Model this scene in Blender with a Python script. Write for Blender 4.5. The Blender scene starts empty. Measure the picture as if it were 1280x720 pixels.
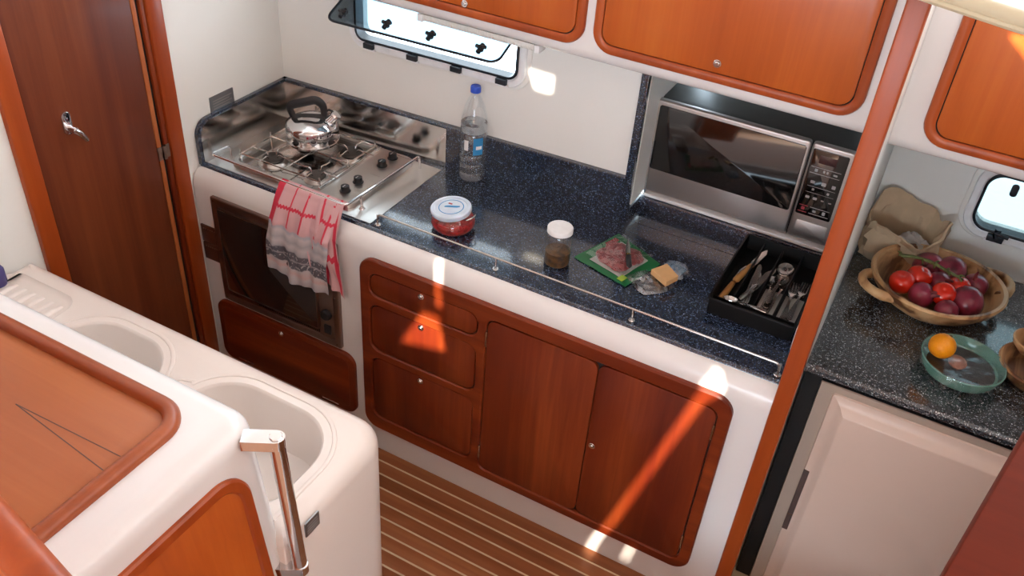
import bpy, bmesh, math, random
from mathutils import Vector, Matrix
from mathutils.geometry import tessellate_polygon
from mathutils import noise as mnoise
random.seed(7)
PI = math.pi
SC = bpy.context.scene
COL = SC.collection

# ------------------------------------------------------------------ camera
cam_d = bpy.data.cameras.new('camera')
cam = bpy.data.objects.new('camera', cam_d)
COL.objects.link(cam)
cam_d.sensor_width = 36.0
cam_d.lens = 31.61
cam_d.clip_start = 0.02
# rows: camera right, camera up, camera back, written in world axes
RIGHT = Vector((0.87596838, 0.47757176, 0.06785731))
UP = Vector((-0.33420663, 0.49943605, 0.79929316))
BACK = Vector((0.34782946, -0.72283389, 0.59709784))
CAM_POS = Vector((1.404, -1.860, 2.413))
cam.matrix_world = Matrix(((RIGHT.x, UP.x, BACK.x, CAM_POS.x), (RIGHT.y, UP.y, BACK.y, CAM_POS.y),
                           (RIGHT.z, UP.z, BACK.z, CAM_POS.z), (0, 0, 0, 1)))
SC.camera = cam

# ------------------------------------------------------------------ sky, sun, exposure
world = bpy.data.worlds.new('world'); SC.world = world
world.use_nodes = True
bg = world.node_tree.nodes['Background']
bg.inputs['Color'].default_value = (0.69, 0.86, 1.0, 1)
bg.inputs['Strength'].default_value = 9.8
SUN_DIR = Vector((0.30, -0.75, 0.58)).normalized()      # towards the sun
sun_d = bpy.data.lights.new('sun', 'SUN'); sun_d.energy = 19.0; sun_d.angle = math.radians(0.5)
sun_d.color = (1.0, 0.90, 0.74)
sun = bpy.data.objects.new('sun', sun_d); COL.objects.link(sun)
sun.rotation_euler = SUN_DIR.to_track_quat('Z', 'Y').to_euler()
sun.location = (3, -8, 8)
SC.view_settings.view_transform = 'Standard'
SC.view_settings.look = 'None'
SC.view_settings.gamma = 1.0
SC.view_settings.use_curve_mapping = False
SC.view_settings.exposure = 0.30

# ------------------------------------------------------------------ materials
def nodes_of(name):
    m = bpy.data.materials.new(name); m.use_nodes = True
    nt = m.node_tree
    return m, nt, nt.nodes['Principled BSDF']
def N(nt, kind, **kw):
    n = nt.nodes.new(kind)
    for k, v in kw.items():
        if k in n.inputs: n.inputs[k].default_value = v
        else: setattr(n, k, v)
    return n
def ramp(nt, fac, stops, interp='LINEAR'):
    r = nt.nodes.new('ShaderNodeValToRGB'); r.color_ramp.interpolation = interp
    e = r.color_ramp.elements
    while len(e) < len(stops): e.new(0.5)
    for el, (p, c) in zip(e, stops):
        el.position = p; el.color = (c[0], c[1], c[2], 1)
    nt.links.new(fac, r.inputs['Fac'])
    return r.outputs['Color']
def coords(nt, scale=(1, 1, 1), kind='Object', rot=(0, 0, 0), rnd=True):
    tc = nt.nodes.new('ShaderNodeTexCoord')
    mp = nt.nodes.new('ShaderNodeMapping')
    mp.inputs['Scale'].default_value = scale; mp.inputs['Rotation'].default_value = rot
    nt.links.new(tc.outputs[kind], mp.inputs['Vector'])
    if rnd:
        oi = nt.nodes.new('ShaderNodeObjectInfo')
        mu = N(nt, 'ShaderNodeMath', operation='MULTIPLY'); mu.inputs[1].default_value = 37.0
        nt.links.new(oi.outputs['Random'], mu.inputs[0])
        cb = nt.nodes.new('ShaderNodeCombineXYZ')
        for i in range(3): nt.links.new(mu.outputs[0], cb.inputs[i])
        nt.links.new(cb.outputs[0], mp.inputs['Location'])
    return mp.outputs['Vector']
def bump(nt, bsdf, height, strength=0.2, dist=0.002):
    b = N(nt, 'ShaderNodeBump', Strength=strength, Distance=dist)
    nt.links.new(height, b.inputs['Height']); nt.links.new(b.outputs[0], bsdf.inputs['Normal'])
def plain(name, c, rough=0.4, metal=0.0, vary=0.06, scale=30, coat=0.0, bumpy=0.0, spec=0.5, trans=0.0, ior=1.45, sub=0.0):
    m, nt, b = nodes_of(name)
    v = coords(nt)
    n = N(nt, 'ShaderNodeTexNoise', Scale=scale, Detail=3.0)
    nt.links.new(v, n.inputs['Vector'])
    lo = [max(0, x * (1 - vary)) for x in c]; hi = [min(1, x * (1 + vary)) for x in c]
    nt.links.new(ramp(nt, n.outputs['Fac'], [(0.3, lo), (0.7, hi)]), b.inputs['Base Color'])
    b.inputs['Roughness'].default_value = rough; b.inputs['Metallic'].default_value = metal
    b.inputs['Coat Weight'].default_value = coat; b.inputs['Coat Roughness'].default_value = 0.06
    b.inputs['Specular IOR Level'].default_value = spec
    b.inputs['Transmission Weight'].default_value = trans; b.inputs['IOR'].default_value = ior
    if sub:
        b.inputs['Subsurface Weight'].default_value = sub; b.inputs['Subsurface Radius'].default_value = (0.02, 0.01, 0.005)
    if bumpy: bump(nt, b, n.outputs['Fac'], bumpy)
    return m
def wood(name, dark, mid, light, axis=2, rough=0.36, coat=0.22, band=5.0, fine=1.0, spread=0.20):
    """varnished veneer: long grain along axis, broad leaves of different tone across it"""
    m, nt, b = nodes_of(name)
    s = [band] * 3; s[axis] = 0.55
    v = coords(nt, s)
    n1 = N(nt, 'ShaderNodeTexNoise', Scale=1.0, Detail=3.0, Distortion=0.7); nt.links.new(v, n1.inputs['Vector'])
    s2 = [55.0 * fine] * 3; s2[axis] = 2.2
    v2 = coords(nt, s2)
    n2 = N(nt, 'ShaderNodeTexNoise', Scale=1.0, Detail=5.0, Roughness=0.6, Distortion=0.6); nt.links.new(v2, n2.inputs['Vector'])
    mx = N(nt, 'ShaderNodeMix', data_type='FLOAT'); mx.inputs[0].default_value = 0.26
    nt.links.new(n1.outputs['Fac'], mx.inputs[2]); nt.links.new(n2.outputs['Fac'], mx.inputs[3])
    nt.links.new(ramp(nt, mx.outputs[0], [(0.5 - spread, dark), (0.5, mid), (0.5 + spread, light)]), b.inputs['Base Color'])
    b.inputs['Roughness'].default_value = rough
    b.inputs['Coat Weight'].default_value = coat * 0.6; b.inputs['Coat Roughness'].default_value = 0.15; b.inputs['Specular IOR Level'].default_value = 0.3
    bump(nt, b, n2.outputs['Fac'], 0.05, 0.001)
    return m
def clear(name, tint, gloss=0.10, rough=0.03, wrinkle=0.0, wscale=60, gcol=(1, 1, 1)):
    """thin clear sheet: lets light through, mirrors at grazing angles"""
    m = bpy.data.materials.new(name); m.use_nodes = True; nt = m.node_tree
    nt.nodes.remove(nt.nodes['Principled BSDF'])
    out = nt.nodes['Material Output']
    t = nt.nodes.new('ShaderNodeBsdfTransparent'); t.inputs['Color'].default_value = (*tint, 1)
    g = nt.nodes.new('ShaderNodeBsdfGlossy'); g.inputs['Roughness'].default_value = rough; g.inputs['Color'].default_value = (*gcol, 1)
    fr = N(nt, 'ShaderNodeLayerWeight', Blend=0.5)
    pw = N(nt, 'ShaderNodeMath', operation='POWER'); pw.inputs[1].default_value = 4.0
    nt.links.new(fr.outputs['Facing'], pw.inputs[0])
    ad = N(nt, 'ShaderNodeMath', operation='MULTIPLY_ADD', use_clamp=True); ad.inputs[1].default_value = 0.4; ad.inputs[2].default_value = gloss + 0.02
    nt.links.new(pw.outputs[0], ad.inputs[0])
    mx = nt.nodes.new('ShaderNodeMixShader')
    nt.links.new(ad.outputs[0], mx.inputs[0]); nt.links.new(t.outputs[0], mx.inputs[1]); nt.links.new(g.outputs[0], mx.inputs[2])
    nt.links.new(mx.outputs[0], out.inputs['Surface'])
    v = coords(nt); n = N(nt, 'ShaderNodeTexNoise', Scale=wscale, Detail=3.0, Distortion=1.0); nt.links.new(v, n.inputs['Vector'])
    bp = N(nt, 'ShaderNodeBump', Strength=max(wrinkle, 0.02), Distance=0.004); nt.links.new(n.outputs['Fac'], bp.inputs['Height'])
    nt.links.new(bp.outputs[0], g.inputs['Normal']); nt.links.new(bp.outputs[0], fr.inputs['Normal'])
    return m
def granite(name, base, mid, fleck):
    m, nt, b = nodes_of(name)
    v = coords(nt, rnd=False)
    vo = N(nt, 'ShaderNodeTexVoronoi', Scale=420.0); nt.links.new(v, vo.inputs['Vector'])
    sep = nt.nodes.new('ShaderNodeSeparateColor'); nt.links.new(vo.outputs['Color'], sep.inputs[0])
    c1 = ramp(nt, sep.outputs[0], [(0.0, base), (0.70, mid), (0.88, [x * 2.0 for x in mid]), (0.965, fleck), (1.0, [min(1, x * 1.6) for x in fleck])])
    n = N(nt, 'ShaderNodeTexNoise', Scale=90.0, Detail=3.0); nt.links.new(v, n.inputs['Vector'])
    c2 = ramp(nt, n.outputs['Fac'], [(0.35, (0.55, 0.55, 0.6)), (0.7, (1.2, 1.2, 1.2))])
    mx = N(nt, 'ShaderNodeMix', data_type='RGBA', blend_type='MULTIPLY'); mx.inputs[0].default_value = 1.0
    nt.links.new(c1, mx.inputs[6]); nt.links.new(c2, mx.inputs[7])
    nt.links.new(mx.outputs[2], b.inputs['Base Color'])
    b.inputs['Roughness'].default_value = 0.20; b.inputs['Coat Weight'].default_value = 0.9; b.inputs['Coat Roughness'].default_value = 0.10
    return m
def brushed(name, c, rough=0.2, axis=0, spread=0.12):
    m, nt, b = nodes_of(name)
    s = [220.0] * 3; s[axis] = 3.0
    v = coords(nt, s)
    n = N(nt, 'ShaderNodeTexNoise', Scale=1.0, Detail=3.0); nt.links.new(v, n.inputs['Vector'])
    mr = N(nt, 'ShaderNodeMapRange'); mr.inputs[3].default_value = rough; mr.inputs[4].default_value = rough + spread
    nt.links.new(n.outputs['Fac'], mr.inputs[0]); nt.links.new(mr.outputs[0], b.inputs['Roughness'])
    b.inputs['Base Color'].default_value = (*c, 1); b.inputs['Metallic'].default_value = 1.0
    bump(nt, b, n.outputs['Fac'], 0.02, 0.0005)
    return m

M = {}
M['gel'] = plain('white_gelcoat', (0.76, 0.715, 0.69), 0.25, vary=0.012, scale=4, coat=0.3)
M['gel2'] = plain('sink_gelcoat', (0.80, 0.71, 0.655), 0.28, vary=0.012, scale=4, coat=0.3)
M['wall'] = plain('white_hull_lining', (0.85, 0.84, 0.80), 0.42, vary=0.012, scale=3)
M['deckhead'] = plain('beige_headlining', (0.74, 0.59, 0.50), 0.6, vary=0.01, scale=3)
M['cream'] = plain('cream_vinyl', (0.48, 0.40, 0.27), 0.55, vary=0.02, scale=12)
M['shelf'] = plain('grey_shelf_vinyl', (0.34, 0.28, 0.23), 0.7, vary=0.03, scale=60)
CH_D, CH_M, CH_L = (0.100, 0.010, 0.003), (0.155, 0.020, 0.004), (0.255, 0.044, 0.009)
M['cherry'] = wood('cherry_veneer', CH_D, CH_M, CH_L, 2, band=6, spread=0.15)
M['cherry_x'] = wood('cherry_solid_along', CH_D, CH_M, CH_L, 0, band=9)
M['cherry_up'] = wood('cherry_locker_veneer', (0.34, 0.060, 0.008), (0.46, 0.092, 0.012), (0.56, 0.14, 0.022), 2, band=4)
M['cherry_trim'] = wood('cherry_trim', (0.25, 0.038, 0.006), (0.34, 0.058, 0.009), (0.42, 0.082, 0.014), 2, band=10)
M['cherry_dark'] = wood('cherry_door_veneer', (0.15, 0.040, 0.014), (0.225, 0.066, 0.022), (0.31, 0.105, 0.036), 2, band=7, rough=0.4, coat=0.2)
M['table'] = wood('table_veneer', (0.32, 0.082, 0.022), (0.38, 0.105, 0.030), (0.44, 0.135, 0.042), 0, band=6, rough=0.45, coat=0.15)
M['table_fiddle'] = wood('fiddle_wood', (0.26, 0.055, 0.018), (0.32, 0.075, 0.024), (0.40, 0.105, 0.036), 0, band=9)
M['teak'] = wood('teak_plank', (0.20, 0.060, 0.018), (0.28, 0.090, 0.030), (0.38, 0.14, 0.05), 0, band=12, rough=0.5, coat=0.1)
M['holly'] = plain('pale_holly_strip', (0.62, 0.46, 0.29), 0.5, vary=0.05)
M['olive'] = wood('olive_wood', (0.15, 0.058, 0.022), (0.56, 0.30, 0.13), (0.68, 0.42, 0.21), 1, band=13, rough=0.45, coat=0.15, fine=0.5, spread=0.09)
M['granite'] = granite('dark_blue_worktop', (0.007, 0.012, 0.026), (0.017, 0.028, 0.054), (0.16, 0.21, 0.28))
M['granite2'] = granite('dark_grey_worktop', (0.018, 0.021, 0.025), (0.050, 0.056, 0.062), (0.42, 0.43, 0.42))
M['steel'] = brushed('polished_steel', (0.62, 0.60, 0.58), 0.12, 0, 0.06)
M['steel_b'] = brushed('brushed_steel', (0.60, 0.57, 0.54), 0.24, 0, 0.12)
M['railsteel'] = brushed('rail_steel', (0.42, 0.36, 0.32), 0.22, 0, 0.1)
M['darkgrip'] = plain('dark_brown_grip', (0.075, 0.050, 0.045), 0.4)
M['chrome'] = plain('chrome', (0.72, 0.71, 0.72), 0.07, 1.0, 0.02)
M['mwsteel'] = brushed('microwave_steel', (0.50, 0.46, 0.44), 0.34, 0, 0.1)
M['bronze'] = brushed('oven_trim_steel', (0.30, 0.235, 0.205), 0.28, 0, 0.1)
M['black'] = plain('black_plastic', (0.012, 0.012, 0.014), 0.35)
M['blackm'] = plain('black_matte', (0.008, 0.008, 0.009), 0.6)
M['rubber'] = plain('dark_gasket', (0.012, 0.016, 0.024), 0.45)
M['iron'] = plain('cast_burner', (0.055, 0.045, 0.040), 0.5, 0.4, 0.2)
M['ovenglass'] = plain('dark_oven_glass', (0.010, 0.008, 0.008), 0.05, vary=0.1, coat=1.0)
M['mwglass'] = plain('microwave_glass', (0.006, 0.005, 0.005), 0.08, coat=0.8)
M['mwcase'] = plain('microwave_case', (0.040, 0.040, 0.038), 0.35)
M['display'] = plain('display_window', (0.060, 0.022, 0.022), 0.15)
M['print'] = plain('pale_print', (0.42, 0.40, 0.40), 0.5)
M['print_red'] = plain('red_print', (0.40, 0.04, 0.06), 0.5)
M['white'] = plain('white_plastic', (0.86, 0.86, 0.86), 0.35)
M['whitecast'] = plain('white_frame', (0.88, 0.89, 0.90), 0.3)
M['fridge'] = plain('fridge_cream', (0.66, 0.49, 0.40), 0.32, vary=0.02, scale=3)
M['fridge_frame'] = plain('fridge_surround', (0.40, 0.31, 0.25), 0.4, vary=0.02, scale=3)
M['plaque'] = brushed('plaque_metal', (0.30, 0.31, 0.32), 0.3, 1)
M['blue'] = plain('blue_cap', (0.035, 0.10, 0.62), 0.35)
M['bluelabel'] = plain('blue_label', (0.05, 0.30, 0.62), 0.4)
M['pet'] = clear('clear_bottle', (0.95, 0.97, 0.98), 0.07, 0.06, 0.35, 30)
M['water'] = plain('water', (0.80, 0.84, 0.88), 0.06, trans=0.86, ior=1.25, vary=0.15, bumpy=0.8, scale=46)
M['jarglass'] = clear('jar_glass', (0.94, 0.95, 0.93), 0.05, 0.03)
M['film'] = clear('cling_film', (0.95, 0.97, 0.97), 0.05, 0.07, 0.8, 22)
M['wrap'] = clear('crinkled_wrap', (0.72, 0.76, 0.80), 0.22, 0.22, 0.7, 40)
M['pane'] = clear('tinted_acrylic', (0.36, 0.42, 0.45), 0.0, 0.02)
M['pane2'] = clear('portlight_acrylic', (0.34, 0.37, 0.365), 0.0, 0.02)
M['lidplastic'] = plain('translucent_lid', (0.66, 0.74, 0.86), 0.4, sub=0.3)
M['sauce'] = plain('tomato_relish', (0.42, 0.018, 0.016), 0.35, vary=0.6, scale=75, bumpy=0.6, coat=0.4)
M['pickle'] = plain('brown_pickle', (0.115, 0.050, 0.010), 0.4, vary=0.7, scale=60, bumpy=0.5, coat=0.3)
M['green'] = plain('green_packet', (0.012, 0.155, 0.050), 0.35, coat=0.3)
M['redprint'] = plain('red_band', (0.38, 0.03, 0.03), 0.4)
M['lime'] = plain('lime_print', (0.33, 0.46, 0.06), 0.4)
M['ham'] = plain('pink_ham', (0.36, 0.080, 0.080), 0.4, vary=0.45, scale=70, bumpy=0.4, coat=0.3)
M['cheese'] = plain('cheese_block', (0.66, 0.38, 0.17), 0.5, vary=0.06, scale=14)
M['bluewrap'] = plain('blue_print_wrap', (0.22, 0.36, 0.50), 0.3)
M['tray'] = plain('black_cutlery_tray', (0.006, 0.0055, 0.0055), 0.5, spec=0.25)
M['linerpaper'] = plain('tray_liner', (0.52, 0.49, 0.46), 0.6)
M['cutsteel'] = plain('cutlery_steel', (0.55, 0.52, 0.49), 0.16, 1.0, 0.05)
M['handlewood'] = wood('knife_handle_wood', (0.30, 0.13, 0.035), (0.42, 0.20, 0.06), (0.52, 0.28, 0.10), 1, band=30)
M['brass'] = plain('brass_collar', (0.62, 0.40, 0.10), 0.25, 1.0)
M['onion'] = plain('red_onion_skin', (0.27, 0.026, 0.055), 0.28, vary=0.5, scale=30, coat=0.4)
M['onion2'] = plain('red_onion_neck', (0.22, 0.040, 0.045), 0.5, vary=0.4, scale=60)
M['tomato'] = plain('ripe_tomato', (0.78, 0.024, 0.008), 0.16, vary=0.06, scale=10, coat=0.6)
M['vine'] = plain('green_vine', (0.12, 0.125, 0.035), 0.6, vary=0.3, scale=80)
M['orange'] = plain('orange_peel', (0.88, 0.30, 0.004), 0.4, vary=0.05, scale=240, bumpy=0.35)
M['stemscar'] = plain('stem_scar', (0.14, 0.10, 0.03), 0.7)
M['mint'] = plain('mint_glaze', (0.13, 0.30, 0.235), 0.22, coat=0.6, vary=0.08)
M['darkfood'] = plain('dark_leftovers', (0.040, 0.028, 0.026), 0.4, vary=0.5, scale=60, bumpy=0.6)
M['pinkfood'] = plain('pink_leftovers', (0.48, 0.20, 0.13), 0.5, vary=0.2, scale=40)
M['paper'] = plain('brown_paper', (0.56, 0.41, 0.265), 0.75, vary=0.10, scale=18, bumpy=0.3)
M['panelwood'] = wood('bulkhead_veneer', (0.10, 0.012, 0.004), (0.14, 0.018, 0.006), (0.19, 0.028, 0.009), 0, band=7, rough=0.5, coat=0.05)
M['diffuser'] = plain('ribbed_diffuser', (0.80, 0.78, 0.74), 0.35)
M['purple'] = plain('purple_plastic', (0.075, 0.06, 0.20), 0.4)
M['grille'] = plain('brown_reflection_inlay', (0.085, 0.030, 0.017), 0.35, coat=0.3)  # brown paints wood reflected in the steel vent plates; also colours inlay lines
M['saloonwall'] = plain('saloon_lining', (0.58, 0.46, 0.38), 0.5)
M['soleplate'] = plain('saloon_sole', (0.52, 0.27, 0.15), 0.5)

def towel_mat():
    m, nt, b = nodes_of('striped_tea_towel')
    tc = nt.nodes.new('ShaderNodeTexCoord')
    n = N(nt, 'ShaderNodeTexNoise', Scale=7.0, Detail=2.0); nt.links.new(tc.outputs['UV'], n.inputs['Vector'])
    n2 = N(nt, 'ShaderNodeTexNoise', Scale=28.0, Detail=2.0); nt.links.new(tc.outputs['UV'], n2.inputs['Vector'])
    sp = nt.nodes.new('ShaderNodeSeparateXYZ'); nt.links.new(tc.outputs['UV'], sp.inputs[0])
    def mth(op, a, bb, clamp=False):
        k = N(nt, 'ShaderNodeMath', operation=op, use_clamp=clamp)
        for i, q in enumerate((a, bb)):
            if isinstance(q, (int, float)): k.inputs[i].default_value = q
            else: nt.links.new(q, k.inputs[i])
        return k.outputs[0]
    wob = mth('MULTIPLY', mth('SUBTRACT', n.outputs['Fac'], 0.5), 0.10)
    v = mth('ADD', sp.outputs['Y'], wob)
    pink, grey, pale, dark, red = (0.62, 0.36, 0.37), (0.40, 0.37, 0.39), (0.56, 0.50, 0.50), (0.115, 0.11, 0.13), (0.62, 0.035, 0.07)
    base = ramp(nt, v, [(0.0, pink), (0.44, pink), (0.46, (0.40, 0.40, 0.46)), (0.49, pale), (0.55, grey), (0.60, pale), (0.655, grey), (0.665, dark),
                        (0.72, dark), (0.735, grey), (0.75, dark), (0.825, dark), (0.835, pale), (0.89, (0.62, 0.42, 0.40)), (0.92, pale), (1.0, grey)])
    # red warp stripes on the upper half
    u = sp.outputs['X']
    st = ramp(nt, u, [(0.0, (1, 1, 1)), (0.10, (1, 1, 1)), (0.11, (0, 0, 0)), (0.29, (0, 0, 0)), (0.295, (1, 1, 1)), (0.31, (1, 1, 1)), (0.315, (0, 0, 0)),
                      (0.50, (0, 0, 0)), (0.505, (1, 1, 1)), (0.53, (1, 1, 1)), (0.535, (0, 0, 0)), (0.73, (0, 0, 0)), (0.735, (1, 1, 1)), (0.755, (1, 1, 1)), (0.76, (0, 0, 0)),
                      (0.90, (0, 0, 0)), (0.905, (1, 1, 1)), (0.93, (1, 1, 1)), (0.935, (0, 0, 0))])
    half = mth('LESS_THAN', v, 0.44)
    zz = mth('ADD', sp.outputs['Y'], mth('MULTIPLY', mth('PINGPONG', u, 0.022), 0.6))
    band = mth('MULTIPLY', mth('GREATER_THAN', zz, 0.265), mth('LESS_THAN', zz, 0.292))
    f = mth('MAXIMUM', mth('MULTIPLY', st, half), band, True)
    mx = N(nt, 'ShaderNodeMix', data_type='RGBA'); nt.links.new(f, mx.inputs[0]); nt.links.new(base, mx.inputs[6]); mx.inputs[7].default_value = (*red, 1)
    # pale squiggle printed on the dark band
    sq = mth('MULTIPLY', mth('GREATER_THAN', n2.outputs['Fac'], 0.60), mth('MULTIPLY', mth('GREATER_THAN', v, 0.67), mth('LESS_THAN', v, 0.83)))
    mx2 = N(nt, 'ShaderNodeMix', data_type='RGBA'); nt.links.new(sq, mx2.inputs[0]); nt.links.new(mx.outputs[2], mx2.inputs[6]); mx2.inputs[7].default_value = (0.42, 0.41, 0.42, 1)
    nt.links.new(mx2.outputs[2], b.inputs['Base Color'])
    b.inputs['Roughness'].default_value = 0.9
    wv = N(nt, 'ShaderNodeTexNoise', Scale=160.0); nt.links.new(tc.outputs['UV'], wv.inputs['Vector'])
    bump(nt, b, wv.outputs['Fac'], 0.3, 0.001)
    return m
M['towel'] = towel_mat()

# ------------------------------------------------------------------ mesh helpers
def wloc(o):
    v = Vector((0, 0, 0))
    while o is not None: v += o.location; o = o.parent
    return v
def obj(name, V, F, mat, parent=None, smooth=38, recalc=True, local=False, uv=None):
    if parent is not None and not local:
        off = wloc(parent); V = [Vector(p) - off for p in V]
    me = bpy.data.meshes.new(name)
    me.from_pydata([tuple(p) for p in V], [], [tuple(f) for f in F])
    if recalc:
        b = bmesh.new(); b.from_mesh(me); bmesh.ops.remove_doubles(b, verts=b.verts, dist=1e-6)
        bmesh.ops.recalc_face_normals(b, faces=b.faces); b.to_mesh(me); b.free()
    if uv is not None:
        l = me.uv_layers.new(name='UVMap')
        for lp in me.loops: l.data[lp.index].uv = uv[lp.vertex_index]
    if smooth:
        me.polygons.foreach_set('use_smooth', [True] * len(me.polygons))
        me.set_sharp_from_angle(angle=math.radians(smooth))
    me.materials.append(M[mat] if isinstance(mat, str) else mat)
    o = bpy.data.objects.new(name, me); COL.objects.link(o)
    if parent is not None: o.parent = parent
    return o
def tag(o, label=None, cat=None, group=None, kind=None):
    if label: o['label'] = label
    if cat: o['category'] = cat
    if group: o['group'] = group
    if kind: o['kind'] = kind
    return o
def thing(name, loc, label=None, cat=None, group=None, kind=None):
    e = bpy.data.objects.new(name, None); e.empty_display_size = 0.05; COL.objects.link(e); e.location = loc
    return tag(e, label, cat, group, kind)
def copy_tree(o, parent=None):
    c = o.copy(); COL.objects.link(c); c.parent = parent
    for ch in list(o.children): copy_tree(ch, c)
    return c
class MB:
    def __init__(s): s.V = []; s.F = []
    def add(s, VF):
        n = len(s.V); s.V += [Vector(p) for p in VF[0]]; s.F += [[i + n for i in f] for f in VF[1]]; return s
    @property
    def VF(s): return s.V, s.F
    def obj(s, name, mat, parent=None, **k): return obj(name, s.V, s.F, mat, parent, **k)
def loft(loops, capa=True, capb=True, closed=True):
    V = []; F = []; n = len(loops[0])
    for l in loops: V += [Vector(p) for p in l]
    for i in range(len(loops) - 1):
        a = i * n; b = a + n
        for j in range(n if closed else n - 1):
            k = (j + 1) % n
            F.append([a + j, a + k, b + k, b + j])
    if capa: F.append(list(range(n))[::-1])
    if capb: F.append(list(range((len(loops) - 1) * n, len(loops) * n)))
    return V, F
def ringloft(loops):
    """loops that close on themselves (a frame, a torus)"""
    V, F = loft(loops, False, False); n = len(loops[0]); a = (len(loops) - 1) * n
    for j in range(n):
        k = (j + 1) % n; F.append([a + j, a + k, k, j])
    return V, F
def rr(x0, x1, y0, y1, r, n=6, d=0.0):
    """rounded rectangle, inset by d"""
    x0 += d; x1 -= d; y0 += d; y1 -= d
    rs = r if isinstance(r, (list, tuple)) else [r] * 4     # order: x1y1, x0y1, x0y0, x1y0
    out = []
    for (cx, cy, a0, rad) in ((x1, y1, 0, rs[0]), (x0, y1, PI / 2, rs[1]), (x0, y0, PI, rs[2]), (x1, y0, 1.5 * PI, rs[3])):
        rad = max(rad - d, 0.0005)
        ox = cx - rad if cx == x1 else cx + rad; oy = cy - rad if cy == y1 else cy + rad
        for i in range(n + 1):
            a = a0 + i / n * PI / 2
            out.append((ox + rad * math.cos(a), oy + rad * math.sin(a)))
    return out
def fy(y): return lambda u, v, h: (u, y - h, v)          # panel on a face looking to -y
def fz(z): return lambda u, v, h: (u, v, z + h)          # panel on a top
def fx(x): return lambda u, v, h: (x + h, u, v)          # panel on a face looking to +x
def slab(x0, x1, y0, y1, r, mp, h0, h1, b=0.002, n=6, seg=2):
    L = [[mp(u, v, h0) for u, v in rr(x0, x1, y0, y1, r, n)]]
    for i in range(seg + 1):
        a = i / seg * PI / 2
        L.append([mp(u, v, h1 - b + b * math.sin(a)) for u, v in rr(x0, x1, y0, y1, r, n, b * (1 - math.cos(a)))])
    return loft(L)
def frame(x0, x1, y0, y1, r, w, mp, prof, n=6, ri=None):
    """moulded frame; prof = [(inset 0..w, height)...] closed profile"""
    loops = []
    for (d, h) in prof:
        loops.append([mp(u, v, h) for u, v in rr(x0, x1, y0, y1, r, n, d)])
    return ringloft(loops)
def plate(outer, holes, mp, h0, h1, b=0.0015):
    """flat board with holes, edges eased"""
    def off(loop, d):
        n = len(loop); out = []
        area = sum(loop[i][0] * loop[(i + 1) % n][1] - loop[(i + 1) % n][0] * loop[i][1] for i in range(n))
        sg = 1 if area > 0 else -1
        for i in range(n):
            p, q, s = Vector(loop[i - 1]), Vector(loop[i]), Vector(loop[(i + 1) % n])
            t = (s - p); t.normalize()
            out.append((q.x - sg * t.y * d, q.y + sg * t.x * d))
        return out
    mb = MB()
    loops = [outer] + holes
    ins = [off(outer, b)] + [off(h, -b) for h in holes]
    flat = [p for l in ins for p in l]
    tris = tessellate_polygon([[Vector((p[0], p[1], 0)) for p in l] for l in ins])
    mb.add(([mp(p[0], p[1], h1) for p in flat], [list(t) for t in tris]))
    flat0 = [p for l in loops for p in l]
    mb.add(([mp(p[0], p[1], h0) for p in flat0], [list(t) for t in tris]))
    for l, li in zip(loops, ins):
        mb.add(loft([[mp(p[0], p[1], h0) for p in l], [mp(p[0], p[1], h1 - b) for p in l], [mp(p[0], p[1], h1) for p in li]], False, False))
    return mb.V, mb.F
def box(x0, x1, y0, y1, z0, z1, b=0.0):
    if b <= 0:
        V = [(x, y, z) for z in (z0, z1) for (x, y) in ((x0, y0), (x1, y0), (x1, y1), (x0, y1))]
        return V, [[3, 2, 1, 0], [4, 5, 6, 7], [0, 1, 5, 4], [1, 2, 6, 5], [2, 3, 7, 6], [3, 0, 4, 7]]
    L = []
    for (z, d) in ((z0, b), (z0 + b * .3, b * .3), (z0 + b, 0), (z1 - b, 0), (z1 - b * .3, b * .3), (z1, b)):
        L.append([(x, y, z) for x, y in rr(x0, x1, y0, y1, b, 2, d * 0.999)])
    return loft(L)
def tube(path, r, n=8, caps=True, closed=False, flat=1.0):
    P = [Vector(p) for p in path]; loops = []; m = len(P)
    up = Vector((0, 0, 1)); prev = None
    for i, p in enumerate(P):
        if closed: t = P[(i + 1) % m] - P[i - 1]
        else: t = P[min(i + 1, m - 1)] - P[max(i - 1, 0)]
        t.normalize()
        if prev is None:
            a = up if abs(t.z) < 0.9 else Vector((1, 0, 0))
            s = t.cross(a).normalized()
        else:
            s = (prev - t * prev.dot(t)).normalized()
        prev = s; q = t.cross(s)
        rad = r[i] if isinstance(r, (list, tuple)) else r
        loops.append([p + s * math.cos(2 * PI * j / n) * rad + q * math.sin(2 * PI * j / n) * rad * flat for j in range(n)])
    if closed: return ringloft(loops)
    return loft(loops, caps, caps)
def bend(pts, r, n=4):
    """polyline with rounded corners"""
    P = [Vector(p) for p in pts]; out = [P[0]]
    for i in range(1, len(P) - 1):
        a, b, c = P[i - 1], P[i], P[i + 1]
        d1 = (a - b); d2 = (c - b); k = min(r, d1.length * .45, d2.length * .45)
        p1 = b + d1.normalized() * k; p2 = b + d2.normalized() * k
        for j in range(n + 1):
            t = j / n; out.append(p1 * (1 - t) ** 2 + b * 2 * t * (1 - t) + p2 * t * t)
    out.append(P[-1]); return out
def lathe(prof, c=(0, 0, 0), n=24, capa=True, capb=True, sx=1.0, sy=1.0):
    c = Vector(c)
    L = [[c + Vector((r * math.cos(2 * PI * j / n) * sx, r * math.sin(2 * PI * j / n) * sy, z)) for j in range(n)] for r, z in prof]
    return loft(L, capa, capb)
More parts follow.
